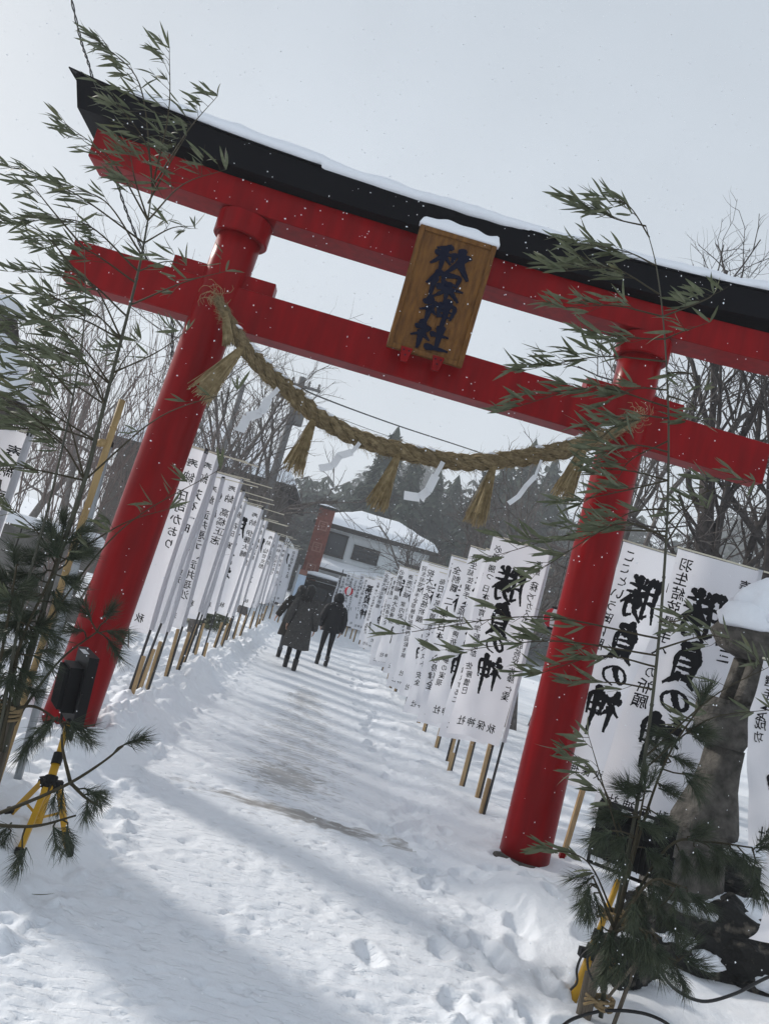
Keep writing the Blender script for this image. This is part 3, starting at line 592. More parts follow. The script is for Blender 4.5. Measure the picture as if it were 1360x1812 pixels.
FLAGN = [0]
def flag(label, group, x, y, top, bottom, wid, left='', right='', tail=0.12, yaw=0.0, sway=0.0, wrap=0.0, amp=0.03, big=True, stake=0.55, lean=0.0, gather=0.0, foot=None, seed=None):
    """a banner on a pole; the cloth reaches from the pole towards the left, its print showing through mirrored"""
    FLAGN[0] += 1; sd = seed or FLAGN[0]; r = np.random.default_rng(100+sd)
    g = gz(x, y); t = thing('prayer_banner', label, 'banner', (x, y, g), 0, group)
    h = top-bottom; zt = top-g
    cy_, sy_ = math.cos(yaw), math.sin(yaw)
    ph = r.uniform(0, 6, 4)
    def P(u, v, off=0.0):
        u = np.asarray(u, float); v = np.asarray(v, float)
        w_ = wid*(1-gather*v**1.5*0.9)
        hang = smooth(0.0, 0.35, v)
        xx = -u*w_ - sway*v**1.6 - 0.02*np.sin(v*7+ph[0])*hang*u
        yy = amp*hang*(np.sin(u*5.2+v*2.6+ph[1])*0.7+0.5*np.sin(v*5.5-u*3+ph[2])*u) + 0.10*amp/0.03*u*np.sin(v*2.2+ph[3])*hang*0.4 + 0.010*hang*np.sin(u*11+v*9+ph[0]*3)*(0.4+u) + 0.007*hang*np.sin(v*23-u*8+ph[1])*u
        if wrap:
            k = np.clip(u/0.30, 0, 1); yy = yy*k + wrap*(1-np.sqrt(np.clip(1-(1-k)**2, 0, 1)))*1.0; xx = xx + 0.0
        yy = yy - off
        xr = xx*cy_ - yy*sy_; yr = xx*sy_ + yy*cy_
        return np.stack([xr-0.012, yr, zt - v*h + 0.012*np.sin(u*4+ph[0])*v], -1)
    U, V = np.meshgrid(np.linspace(0, 1, 24), np.linspace(0, 1, 48))
    mb = MB(); mb.grid(P(U, V)); sv = np.linspace(0, 1, 12); mb.tube(np.stack([.004*np.sin(sv*9+ph[0]), .02+.003*np.sin(sv*7), zt+.015-h*sv*.985], -1), .023+.003*np.sin(sv*11+ph[1]), 9, cap=False); c = mb.build('cloth', M['cloth'], t, smooth=True)
    # print
    mb = MB()
    def place(gx, gy, f):
        """front-of-banner metres (from the pole edge, from the top) -> cloth"""
        mb.add(P(gx/wid, gy/h, 0.005), f)
    def column(s, cx, v0, size, step, jit=.006):
        yy = v0
        for ch in s:
            if ch == '　': yy += step*0.55; continue
            q, f = GLY[ch]
            if len(q):
                a = r.normal(0, .05); q = q*size*r.uniform(.92, 1.12)
                if ch.isascii() or ch == 'ー': q = np.stack([q[:, 1], -q[:, 0]], -1)
                q = np.stack([q[:, 0]*math.cos(a)-q[:, 1]*math.sin(a), q[:, 0]*math.sin(a)+q[:, 1]*math.cos(a)], -1)
                q = q + r.normal(0, size*.012, q.shape)
                place(cx+r.normal(0, jit)+q[:, 0], yy-q[:, 1], f)
            yy += step*(0.62 if ch.isascii() else 1)
            if yy > h-0.33: break
    if big:
        sc = wid/0.58
        for ch, cx, cyv, sx, sy in (('勝', .30, .215, .275, .33), ('負', .305, .395, .25, .30), ('の', .30, .535, .20, .165), ('神', .305, .672, .25, .27)):
            v, f = brush(ch, sd, 1.85+r.normal(0, .12), 0.10)
            j = r.normal(0, .008, 2)
            gx = (cx*sc+j[0]) + (v[:, 0]-.5)*sx*sc; gy = cyv*h+j[1] - (v[:, 1]-.5)*sy*h/1.9
            mb = MB(); mb.add(P(gx/wid, gy/h, 0.004+0.0003*v[:, 2]), f); mb.build('brush_character', M['print'], c)
        mb = MB()
        for k, ch in enumerate('秋保神社'):
            q, f = GLY[ch]; q = q*.092; place((.13+.108*k)*sc+q[:, 0], h*.93-q[:, 1], f)
    def flush():
        nonlocal mb
        if mb.v: mb.build('lettering', M['print'], c)['kind'] = 'stuff'
        mb = MB()
    flush()
    if right:
        q0 = 0.094 if len(right) < 14 else 0.068
        if not right.startswith('x'): column(right, .075*wid/.58, .15, q0*1.15, min(q0*1.3, (h-.36)/max(8, len(right))))
    flush()
    if left:
        n = len(left); st = min(.115, (h-.34)/max(9, n)); column(left, .505*wid/.58, .11, st*.92, st)
    flush()
    z0 = -0.02
    ft = foot or (0, 0)
    mb = MB(); mb.tube([(ft[0], 0.02+ft[1], -0.25), (0, 0.02, zt*.3), (0.0, 0.02, zt+.035)], [.014, .013, .011], 7); mb.build('pole', M['pole'], t, smooth=True)
    ex = np.array([-1, 0, 0]); mb = MB(); L_ = P(np.array(1.0), np.array(0.0))
    dirx = L_/np.linalg.norm(L_[:2]); dirx[2] = 0
    mb.tube([np.array([0, .012, zt+.012])-dirx*np.array([tail, tail, 0]), np.array([0, .012, zt+.014])+np.array([L_[0], L_[1], 0])], .007, 6); mb.build('crossbar', M['pipe'], t)
    mb = MB(); mb.box((0, 0.02, zt+.012), (.035, .04, .05)); mb.build('clamp', M['pole'], t)
    if stake:
        sx = r.choice([-1, 1])*.028; mb = MB(); mb.box((sx+ft[0]*.6, .02+r.uniform(-.01, .01), (stake-.4)/2), (.038, .032, stake+.4)); bev(mb.build('timber_stake', M['stake'], t), .004, 1)
    if lean: t.rotation_euler = (0, lean, 0)
    return t

RT = [('必勝　勝つ　日本体育大学駅伝部　佐藤慎巳', '奉納　(株)ワカスポ　代表取締役　佐藤　仁実'), ('孔子様経営手帳がますます社会に貢献すること', '奉納'), ('羽生結弦選手4A成功健康祈願　夢の実現', '奉納'),
      ('全制覇　二人で日本一　心身健全', '奉納'), ('全国向上　心願成就', '奉納'), ('毎日本気の願　県大会ベスト　安全', '奉納'), ('祝大学合格祈願', '奉納'), ('羽生結弦選手全部勝利祈願四回転を跳ぶ', '奉納'),
      ('卒業発展　大願成就', '奉納'), ('商売繁盛　家内安全', '奉納'), ('必勝祈願　県大会優勝', '奉納'), ('健康第一　交通安全', '奉納'), ('合格祈願　大願成就', '奉納'), ('全国大会出場祈願', '奉納')]
LT = ['奉納　庄司かおり', '奉納　芳石一昭', '奉納　宮城県古川高等学校剣道部', '奉納　武井恵子、武井理沙', '奉納　高橋正志', '奉納　TheSkills　宮城支社', '奉納　佐藤　健太', '奉納　花田　寛', '奉納　伊藤大輔', '奉納　小野寺誠', '奉納　斎藤健一', '奉納　秋保温泉', '奉納　仙台支部', '奉納　青葉会', '奉納　東北株式会社']
FT = [('ここという時に勝つ', '奉納'), ('羽生結弦選手へ　の祈願', '奉納　心に三'), ('選手4A成功', '奉納')]
glyphs(''.join(a+b for a, b in RT+FT)+''.join(LT)+'秋保神社奉納')
ORD = ['first', 'second', 'third', 'fourth', 'fifth', 'sixth', 'seventh', 'eighth', 'ninth', 'tenth', 'eleventh', 'twelfth', 'thirteenth', 'fourteenth', 'fifteenth', 'sixteenth', 'seventeenth', 'eighteenth']
RY = [7.4, 7.9, 8.4, 9.0, 9.7, 10.5, 11.3, 12.2, 13.2, 14.3, 15.5, 16.8, 18.2, 19.7, 21.3, 23.0]
for k, Y in enumerate(RY):
    l, rt_ = RT[k % len(RT)]
    top = [2.62, 2.52, 2.56, 2.42][k] if k < 4 else 2.42+0.12*math.sin(k*2.1)
    flag(f'white banner with large black brush characters, {ORD[k]} behind the right pillar in the right-hand row', 'banners in the right-hand row along the path', 2.02+0.05*math.sin(k*1.7)-0.008*k, Y, top, top-1.92, 0.585, l, rt_, yaw=0.12*math.sin(k*1.3), sway=0.03+.05*abs(math.sin(k)), amp=.028 if k < 2 else .04, gather=0.16 if k else .12, stake=[.32, .55, .5, .2][k] if k < 4 else .28+.2*abs(math.sin(k*3)), tail=.14, foot=((.0, 0) if k else (-.02, -.02)))
FY = [26.8, 27.9, 29.0, 30.2, 31.4, 32.7, 34.2]
for k, Y in enumerate(FY):
    l, rt_ = RT[(k+5) % len(RT)]
    flag(f'small distant white banner, {ORD[k]} in the far cluster beyond the right-hand row', 'banners in the far cluster on the right', 1.78-0.13*k, Y, 2.42+.1*math.sin(k*2), .60, .60, l, rt_, yaw=.1*math.sin(k), amp=.03, stake=.5, tail=.1)
LY = [7.55, 8.1, 8.65, 9.25, 9.9, 10.6, 11.4, 12.2, 13.1, 14.1, 15.2, 16.4, 17.7, 19.1, 20.7, 22.4, 24.2, 26.0]
for k, Y in enumerate(LY):
    top = 2.66+0.08*math.sin(k*1.9)
    flag(f'white banner rolled round its pole edge, {ORD[k]} behind the left pillar in the left-hand row', 'banners in the left-hand row along the path', -1.50-0.05*math.sin(k*1.3)-.01*k*.3, Y, top, top-1.83-.05*math.sin(k), 0.62, '', LT[k % len(LT)], yaw=-0.10+0.10*math.sin(k*2.3), sway=0.0, wrap=0.11, amp=.022, gather=.05, stake=.34+.22*abs(math.sin(k*2.7)), tail=.42+.1*math.sin(k*3.1), foot=(-.03, -.02), lean=.035*math.sin(k*1.7))
flag('white banner turned broadside at the far end of the left-hand row', None, -1.35, 27.6, 2.75, .75, .85, RT[3][0], RT[2][0][:9], yaw=-.25, amp=.03, stake=.5, tail=.1)
flag('white banner curling inward at the left edge under the snow-capped lantern', None, -2.22, 5.3, 2.16, .5, .55, '', LT[4], wrap=.08, amp=.05, tail=.1, stake=.5, yaw=-.2, gather=.2)
flag('white banner just right of the right pillar behind the bamboo stem', None, 3.02, 6.55, 2.78, .66, .64, FT[0][0], FT[0][1], amp=.03, tail=.1, sway=.26, stake=.5, yaw=.05)
flag('white banner partly hidden by the snow cap of the right-hand stone lantern', None, 3.20, 5.75, 2.72, .60, .66, FT[1][0], FT[1][1], amp=.028, tail=.1, sway=.22, stake=.5, yaw=-.03)
flag('white banner cut off by the right edge, in front of the stone lantern', None, 3.15, 4.42, 1.98, .93, .55, FT[2][0], FT[2][1], amp=.02, tail=.1, sway=.0, gather=.2, stake=.4)
flag('lowest white banner corner at the right edge above the dark boulder', None, 3.16, 4.05, 1.0, .55, .54, '', '', big=False, amp=.015, tail=.1, sway=.0, stake=.3)
# a leaning stake that stands alone behind the right pillar
t = thing('timber_stake', 'bare pale timber stake leaning in the snow right of the right pillar', 'stake', tuple(onground(990, 1525, 0.05)))
mb = MB(); a = at(1034, 1385, 6.62)-np.array(t.location); mb.tube([(0, 0, -.2), tuple(a)], .028, 4, phase=.78); mb.build('shaft', M['stake'], t)
mb = MB(); a_ = np.array(a)/np.linalg.norm(a); mb.tube([a_*.0, a_*.075], .030, 4, phase=.78); mb.build('painted_tip', M['red'], t)

# ------------------------------------------------------------------ bamboo and pine bundles
def leaf_meshes():
    out = []
    for k in range(6):
        r = np.random.default_rng(50+k); n = 6; s = np.linspace(0, 1, n)
        wd = 0.074*np.sin(np.pi*np.clip(s*0.92+0.06, 0, 1))**0.75*(1-0.25*s); wd[-1] = 0.002
        bend = r.uniform(-.25, .30); tw = r.uniform(-.6, .6)
        c = np.stack([s, 0*s, bend*s**2], -1); th = tw*s
        sd = np.stack([0*s, np.cos(th), np.sin(th)], -1); up = np.stack([0*s, -np.sin(th), np.cos(th)], -1)
        v = np.stack([c+sd*wd[:, None]+up*wd[:, None]*.35, c, c-sd*wd[:, None]+up*wd[:, None]*.35], 1)
        mb = MB(); mb.grid(v); out.append((mb, v))
    return out
LEAF = leaf_meshes()
LEAFM = [mb.mesh('leaf', M['leaf'] if k < 5 else M['leaf2'], True) for k, (mb, v) in enumerate(LEAF)]
def leaf_mat(p, d, L_, r):
    d = d/np.linalg.norm(d); u = np.array([r.normal(0, .6), r.normal(-1.0, .6), r.normal(.35, .6)]); s = np.cross(u, d); s /= np.linalg.norm(s); u = np.cross(d, s)
    return Matrix(((d[0]*L_, s[0]*L_, u[0]*L_, p[0]), (d[1]*L_, s[1]*L_, u[1]*L_, p[1]), (d[2]*L_, s[2]*L_, u[2]*L_, p[2]), (0, 0, 0, 1)))
WIND = np.array([-1.0, 0.0, 0.02])
def bamboo(t, culm_px, Yb, Yt, branches, seed, rad0, density=1.0, size=1.0):
    r = np.random.default_rng(seed); base = np.array(t.location)
    k = len(culm_px); culm = cr([at(x, y, Yb+(Yt-Yb)*i/(k-1))-base for i, (x, y) in enumerate(culm_px)], 8)
    mb = MB(); mb.tube(culm, np.linspace(rad0, rad0*.16, len(culm)), 8)
    for i in range(10, len(culm)-4, 9):
        mb.tube([culm[i]-[0, 0, .006], culm[i]+[0, 0, .006]], rad0*(1-.84*i/len(culm))*1.25, 8)
    stem = mb.build('bamboo_stem', M['culm'], t, smooth=True)
    tw = MB(); leaves = []
    for (x0, y0, x1, y1, dens, spread) in branches:
        f = np.argmin([abs(q[0]-x0)+abs(q[1]-y0) for q in culm_px]); Y0 = Yb+(Yt-Yb)*f/(k-1)
        a = at(x0, y0, Y0)-base; b = at(x1, y1, Y0+r.uniform(-.25, .25))-base; Lb = np.linalg.norm(b-a)
        m = (a+b)/2+np.array([0, 0, .10*Lb])+r.normal(0, .03, 3); path = cr([a, m, b], 8)
        tw.tube(path, np.linspace(.0055, .0015, len(path)), 4)
        nb = max(2, int(Lb*20*dens*density))
        for q in range(nb):
            s = 0.25+0.75*(q+r.random())/nb; i = min(int(s*(len(path)-1)), len(path)-2); p = path[i]+(path[i+1]-path[i])*r.random()
            axis = (b-a)/Lb; d = axis*.5+WIND*.8+r.normal(0, .38, 3); d /= np.linalg.norm(d)
            Lt = r.uniform(.05, .17)*spread; e = p+d*Lt+np.array([0, 0, -.01])
            tw.tube([p, (p+e)/2+r.normal(0, .006, 3), e], [.0018, .0014, .001], 3, cap=False)
            for _ in range(r.integers(2, 6)):
                dd = d*.45+WIND*.85+np.array([0, r.normal(0, .35), r.normal(-.08, .42)]); leaves.append((e-d*Lt*r.uniform(0, .6), dd, r.uniform(.062, .132)*size))
        for _ in range(3): leaves.append((path[-1], (b-a)/Lb*.7+WIND*.6+r.normal(0, .3, 3), r.uniform(.08, .14)))
    o = tw.build('bamboo_twigs', M['twig'], t)
    r.shuffle(leaves); leaves.sort(key=lambda q: -q[2])
    for p, d, L_ in leaves[:290]:
        o = link('bamboo_leaf', LEAFM[r.integers(0, 6) if r.random() < .3 else r.integers(0, 5)], t); o.matrix_local = leaf_mat(p, np.array(d), L_, r)
    if len(leaves) > 290:
        mb = MB()
        for p, d, L_ in leaves[290:]:
            mbv, v = LEAF[r.integers(0, 5)]; mm = np.array(leaf_mat(p, np.array(d), L_, r)); q = v.reshape(-1, 3) @ mm[:3, :3].T + mm[:3, 3]
            mb.add(q, mbv.f[0])
        o = mb.build('small_bamboo_leaves', M['leaf'], t, True); o['kind'] = 'stuff'
    return culm

def tuft_meshes():
    out = []
    for k in range(5):
        r = np.random.default_rng(80+k); mb = MB(); n = 105
        mb.tube([(0, 0, 0), (.05, 0, .003), (.10, 0, .004)], [.005, .004, .002], 5)
        for i in range(n):
            s = r.uniform(.0, .105); th = r.uniform(0, 6.283); op = r.uniform(.20, 1.15)*(1-.35*s/.105); L_ = r.uniform(.065, .115)
            d = np.array([math.cos(op), math.sin(op)*math.cos(th), math.sin(op)*math.sin(th)]); p = np.array([s, 0, .003])
            m = p+d*L_*.55; e = p+d*L_+np.array([.012, 0, -.016]); wv = np.cross(d, r.normal(0, 1, 3)); wv /= np.linalg.norm(wv); wv *= .0011
            mb.add([p-wv, p+wv, m+wv, m-wv, e], [[0, 1, 2, 3]], [[3, 2, 4]])
        out.append(mb.mesh('needle_tuft', M['needle'], False))
    return out
TUFT = tuft_meshes()
def pine(t, branches, seed, Y):
    """each branch: (points in the photograph, [(tuft x, y, direction x, y), ...])"""
    r = np.random.default_rng(seed); base = np.array(t.location)
    for pts, tufts, *yy in branches:
        Yb = yy[0] if yy else Y
        path = cr([at(x, y, Yb+.04*math.sin(i*2.1+len(tufts)))-base for i, (x, y) in enumerate(pts)], 6)
        mb = MB(); mb.tube(path, np.linspace(.009, .004, len(path))*(1+.15*r.random(len(path))), 6)
        tf = []
        for (x, y, dx, dy) in tufts:
            Yt = Yb+r.uniform(-.12, .12); p = at(x, y, Yt)-base; q = at(x+dx, y+dy, Yt+r.uniform(-.03, .03))-base
            j = np.argmin(np.linalg.norm(path-p, axis=1))
            mb.tube([path[j], (path[j]+p)/2+r.normal(0, .01, 3), p], [.005, .004, .004], 5)
            d = q-p; d /= np.linalg.norm(d); tf.append((p, d))
        px0 = pts[-1][0]
        br = mb.build('pine_branch', M['twig'], t, smooth=True)
        for p, d in tf:
            for c in range(3 if pts[0][1] < 1700 and len(tufts) > 6 else 2):
                dd = d+r.normal(0, .28 if c else .08, 3); o = link('needle_tuft', TUFT[r.integers(0, 5)], br)
                o.matrix_local = leaf_mat(p+r.normal(0, .012, 3)*(c > 0), dd, r.uniform(.68, 1.02)*(1.06 if px0 > 700 else 1), r)
def binding(t, p, ax, rad_, turns=3, ends=True, seed=0):
    r = np.random.default_rng(seed); mb = MB(); base = np.array(t.location); p = np.array(p)-base
    for k in range(turns):
        g = np.linspace(0, 2*math.pi, 20); q = np.stack([rad_*np.cos(g), rad_*np.sin(g), k*.014-.014+.008*np.sin(g+k)], -1); mb.tube(p+q, .0075, 6)
    if ends:
        for k in range(3):
            s = p+np.array([-rad_*.7, -rad_*.75, 0]); mb.tube(cr([s, s+[-.03-.02*k, -.02, .015+.01*k], s+[-.085, -.02, -.01+.025*k]], 5), .007, 5)
        blob(mb, p+np.array([-rad_*.7, -rad_*.8, .005]), (.02, .016, .02), 1, .2)
    return mb.build('rope_binding', M['rope'], t, smooth=True)

# left bundle
LB = onground(-35, 1450, 0.0); LB = np.array([-1.55, 4.0, 0.05])
t = thing('bamboo_pine_bundle', 'tall new year bundle of bamboo and pine tied to a post at the left edge', 'festive greenery', tuple(LB))
bamboo(t, [(4, 1330), (30, 1240), (62, 1130), (100, 1000), (150, 850), (185, 715), (215, 600), (245, 480), (260, 400), (270, 330)], 4.0, 4.05, [
    (270, 330, 178, 75, 1.1, 1), (270, 330, 300, 85, .9, 1), (270, 330, 385, 170, .7, 1), (262, 390, 400, 300, 1.0, 1.1), (262, 390, 110, 215, 1.0, 1), (270, 330, 200, 170, 1.2, 1), (262, 360, 330, 240, 1.3, 1.1),
    (262, 390, 230, 265, 1.3, 1.2), (255, 430, 15, 292, .8, 1), (250, 450, 110, 330, .9, 1), (245, 480, 5, 395, 1.2, 1), (240, 500, 70, 430, 1.3, 1.1), (225, 560, 40, 480, 1.1, 1.1), (215, 600, 100, 520, 1.3, 1.2),
    (215, 600, 10, 585, 1.0, 1.2), (195, 680, 30, 620, 1.3, 1.2), (185, 715, 0, 660, 1.2, 1.2), (170, 780, 0, 760, 1.0, 1.2), (150, 850, -10, 830, .7, 1), (255, 430, 345, 400, .7, 1), (245, 480, 330, 470, .6, 1), (230, 540, 400, 480, .4, 1), (200, 660, 330, 585, .45, 1),
    (185, 715, 110, 640, 1.3, 1.1), (195, 680, 250, 600, .8, 1), (100, 1000, 300, 900, .25, .8), (62, 1130, 390, 830, .16, .8), (150, 850, 420, 690, .18, .8), (100, 1000, 20, 900, .7, 1.2), (62, 1130, 0, 1000, .8, 1.2), (60, 1140, 20, 1060, .9, 1.2), (185, 715, 20, 560, 1.1, 1.2), (170, 780, 30, 690, 1.2, 1.2), (150, 850, 20, 730, 1.1, 1.2), (150, 850, 90, 700, 1.1, 1.2), (195, 680, 90, 560, 1.2, 1.2), (215, 600, 130, 480, 1.1, 1.2)], 21, .020, 1.05)
bamboo(t, [(-5, 1330), (20, 1180), (45, 1050), (90, 880), (130, 700), (150, 560), (150, 440)], 3.9, 3.85, [(150, 440, 60, 330, .8, 1), (150, 500, 20, 380, .8, 1), (150, 560, 30, 520, 1, 1), (130, 700, -10, 600, 1, 1), (110, 780, 0, 700, .8, 1.2)], 22, .010, .9)
pine(t, [([(-10, 1300), (40, 1130), (95, 1010), (112, 940)], [(112, 935, 0, -50), (100, 950, -45, -30), (122, 955, 45, -25), (92, 985, -55, -12), (120, 990, 55, -20), (80, 1015, -50, 25), (110, 1020, 50, 18), (70, 1060, -55, -15), (90, 1065, 45, 30), (55, 1095, -50, 20), (75, 1110, 40, 35), (45, 1140, -45, 30), (60, 1160, 40, 20), (30, 1190, -35, 30), (45, 1215, 35, 35)], 3.95), ([(-20, 1280), (10, 1120), (30, 1000)], [(30, 1000, -10, -45), (20, 1030, -45, -20), (15, 1070, -45, 10), (30, 1050, 40, -20), (10, 1120, -30, 30), (25, 1110, 40, 20), (5, 1170, -25, 35), (15, 1200, 30, 30)], 3.85), ([(0, 1330), (50, 1150), (100, 1010)], [(100, 985, 4, -60), (80, 1000, -60, -35), (125, 985, 50, -40), (60, 1015, -60, 5), (40, 1050, -50, 20), (95, 1045, 8, 40), (70, 1080, -60, 30), (20, 1100, -40, 20), (60, 1120, 40, -40), (15, 1040, -40, -20)]),
         ([(0, 1330), (25, 1200), (40, 1110)], [(35, 1100, -10, -40), (20, 1150, -40, 20), (10, 1190, -30, 30), (30, 1180, 30, 20), (5, 1230, -30, 30)], 3.9),
         ([(20, 1290), (55, 1235), (110, 1165), (172, 1118)], [(162, 1100, -10, -38), (188, 1098, 22, -45), (190, 1116, 55, 2), (195, 1135, 22, 42), (150, 1118, -40, -10)], 4.15),
         ([(10, 1260), (60, 1250), (110, 1280)], [(112, 1275, 14, 35), (100, 1270, -45, 32), (125, 1280, 40, 45), (85, 1285, -40, 50), (140, 1290, 35, 55), (60, 1300, -20, 50)], 3.95),
         ([(-30, 1450), (60, 1415), (125, 1385), (180, 1350), (218, 1320)], [(220, 1318, 28, -10)], 3.75), ([(125, 1385), (112, 1330), (110, 1300)], [(150, 1395, 25, 12)], 3.75),
         ([(125, 1385), (150, 1410), (172, 1425)], [(112, 1395, -5, 48), (172, 1400, 8, 30), (155, 1420, -6, 40)], 3.75),
         ([(-30, 1458), (60, 1462), (135, 1443)], [(95, 1462, 10, 40), (120, 1462, 3, 40), (20, 1470, -20, 30), (40, 1500, -8, 40)], 3.7)], 31, 4.0)
mb = MB(); p0 = at(-42, 1460, 4.0)-LB; p1 = at(14, 1262, 4.0)-LB
for dx, dy, rr_ in ((0, 0, .035), (.03, .02, .028), (-.03, .03, .03), (.02, -.03, .025)): mb.tube([np.array([p0[0]-.02+dx, p0[1]+dy, -.2]), p0+[dx, dy, 0], p1+[dx*.6, dy, .02+dx]], rr_*.8, 8)
mb.build('post', M['post'], t, smooth=True)
binding(t, at(12, 1262, 4.0), None, .062, 5, False, 1)

# right bundle
RB = np.array([1.80, 3.93, 0.02])
t = thing('bamboo_pine_bundle', 'tall new year bundle of bamboo and pine tied up with twine in the right foreground', 'festive greenery', tuple(RB))
bamboo(t, [(1062, 1800), (1085, 1640), (1112, 1500), (1140, 1340), (1163, 1150), (1178, 950), (1182, 800), (1180, 680), (1172, 560), (1160, 470), (1142, 400)], 3.93, 3.9, [
    (1142, 400, 1022, 352, 1.5, .9), (1148, 420, 1090, 350, 1.3, .9), (1160, 470, 1020, 430, 1.2, 1), (1165, 520, 1000, 480, 1.4, 1.1), (1172, 560, 1000, 545, 1.1, 1.1), (1176, 600, 1060, 590, 1.3, 1.1), (1180, 640, 930, 655, 1.0, 1), (1180, 690, 1080, 700, 1.2, 1), (1181, 720, 905, 722, .9, 1),
    (1182, 740, 1060, 775, 1.4, 1.1), (1182, 800, 1075, 800, 1.1, 1), (1172, 560, 1262, 520, .9, .8), (1176, 600, 1255, 570, .7, .8), (1180, 660, 1245, 690, .9, .8), (1180, 700, 1235, 740, .9, .8), (1182, 780, 1090, 850, .9, 1), (1180, 850, 1000, 890, .8, 1), (1180, 850, 1040, 830, .9, 1), (1178, 900, 1060, 940, .9, 1),
    (1178, 940, 870, 985, .75, 1), (1178, 950, 960, 1005, 1.0, 1), (1178, 960, 1335, 850, .45, .8), (1165, 1130, 700, 1122, .42, .9), (1163, 1160, 820, 1150, .5, 1), (1160, 1180, 960, 1190, .9, 1), (1155, 1220, 1010, 1210, .8, 1), (1160, 1150, 1290, 1130, .6, .8), (1140, 1340, 1360, 1180, .35, .8), (1140, 1360, 1365, 1255, .3, .8),
    (1110, 1500, 1010, 1330, .5, .9), (1105, 1520, 1040, 1300, .5, .8), (1085, 1620, 968, 1500, .5, .9), (1178, 930, 1250, 900, .6, .8), (1168, 1100, 1225, 1080, .7, .8)], 23, .0125, 1.0, 1.22)
pine(t, [([(1090, 1640), (1130, 1480), (1180, 1340), (1245, 1240)], [(1240, 1250, 14, -40), (1215, 1290, 55, -10), (1200, 1310, -55, -20), (1225, 1300, 60, 10), (1190, 1340, 60, 20), (1180, 1350, -50, -35), (1165, 1390, 55, 15), (1150, 1400, -48, 5), (1210, 1370, 40, 40)]),
         ([(1085, 1650), (1120, 1500), (1140, 1400)], [(1140, 1395, -5, -45), (1125, 1410, -48, -25), (1115, 1440, -50, 10), (1090, 1440, -55, 20), (1130, 1460, 45, 10), (1110, 1480, -30, 40), (1160, 1440, 40, 30), (1140, 1500, 30, 40), (1100, 1510, -20, 45), (1080, 1470, -40, 30)], 3.85),
         ([(1085, 1640), (1065, 1590), (1050, 1555)], [(1050, 1550, -25, 20), (1042, 1565, -20, 45), (1035, 1580, -10, 45), (1050, 1580, 8, 45)], 3.8),
         ([(1085, 1650), (1150, 1560), (1210, 1570)], [(1150, 1565, 10, 50), (1170, 1560, 25, 48), (1195, 1570, 30, 50), (1215, 1580, 35, 42), (1130, 1570, -8, 52), (1160, 1610, 12, 48), (1185, 1620, 25, 50), (1140, 1620, 0, 50), (1120, 1600, -5, 52)], 3.75),
         ([(1085, 1650), (1120, 1640), (1170, 1660)], [(1120, 1645, 4, 50), (1145, 1660, 8, 50), (1165, 1670, 16, 45), (1100, 1650, -5, 55), (1080, 1650, -8, 55), (1075, 1700, -6, 48), (1095, 1690, 4, 50), (1065, 1640, -8, 50), (1130, 1690, 12, 40)], 3.72),
         ([(1085, 1650), (1180, 1500), (1250, 1490), (1330, 1500)], [(1200, 1505, 20, 42), (1230, 1500, 20, 42), (1255, 1500, 42, 25), (1290, 1505, 40, 35), (1315, 1510, 25, 42), (1335, 1500, 45, -4), (1270, 1515, -5, 42), (1180, 1515, -10, 42), (1220, 1480, 35, -25), (1330, 1545, 10, 40)], 4.0),
         ([(1085, 1700), (1150, 1690), (1200, 1700)], [(1195, 1690, 25, -18), (1180, 1700, 22, 40), (1165, 1710, 30, 30), (1200, 1720, 12, 35), (1210, 1695, 40, 5)], 3.8)], 32, 3.93)
mb = MB(); p1 = at(1088, 1640, 3.93)-RB
for dx, dy, rr_, tp in ((0, 0, .024, 0), (.022, .01, .020, -.1), (-.022, .012, .020, -.25), (.01, -.022, .017, -.3)): mb.tube([(dx-.0, dy, -.3), (dx*.8-.01, dy*.9, .2), tuple(p1+np.array([dx*.5, dy, tp]))], rr_, 9)
mb.tube([tuple(at(1068, 1790, 3.9)-RB+[.04, 0, -.2]), tuple(at(1130, 1690, 3.85)-RB)], .010, 6); mb.tube([tuple(at(1075, 1765, 3.85)-RB), tuple(at(1160, 1660, 3.8)-RB)], .008, 6)
mb.build('post', M['post'], t, True)
for px, py, rr_, n, e in ((1066, 1773, .050, 3, True), (1082, 1705, .042, 2, False), (1090, 1620, .055, 3, True)): binding(t, at(px, py, 3.93), None, rr_, n, e, px)
o = link('fallen_bamboo_leaf', LEAFM[1]); p = onground(70, 1539, .13); p[2] = gz(p[0], p[1])+.012
o.matrix_world = Matrix.Translation(p) @ Matrix.Rotation(.1, 4, 'Z') @ Matrix.Scale(.10, 4); tag(o, 'single dark bamboo leaf lying flat on the snow below the left tripod', 'leaf')

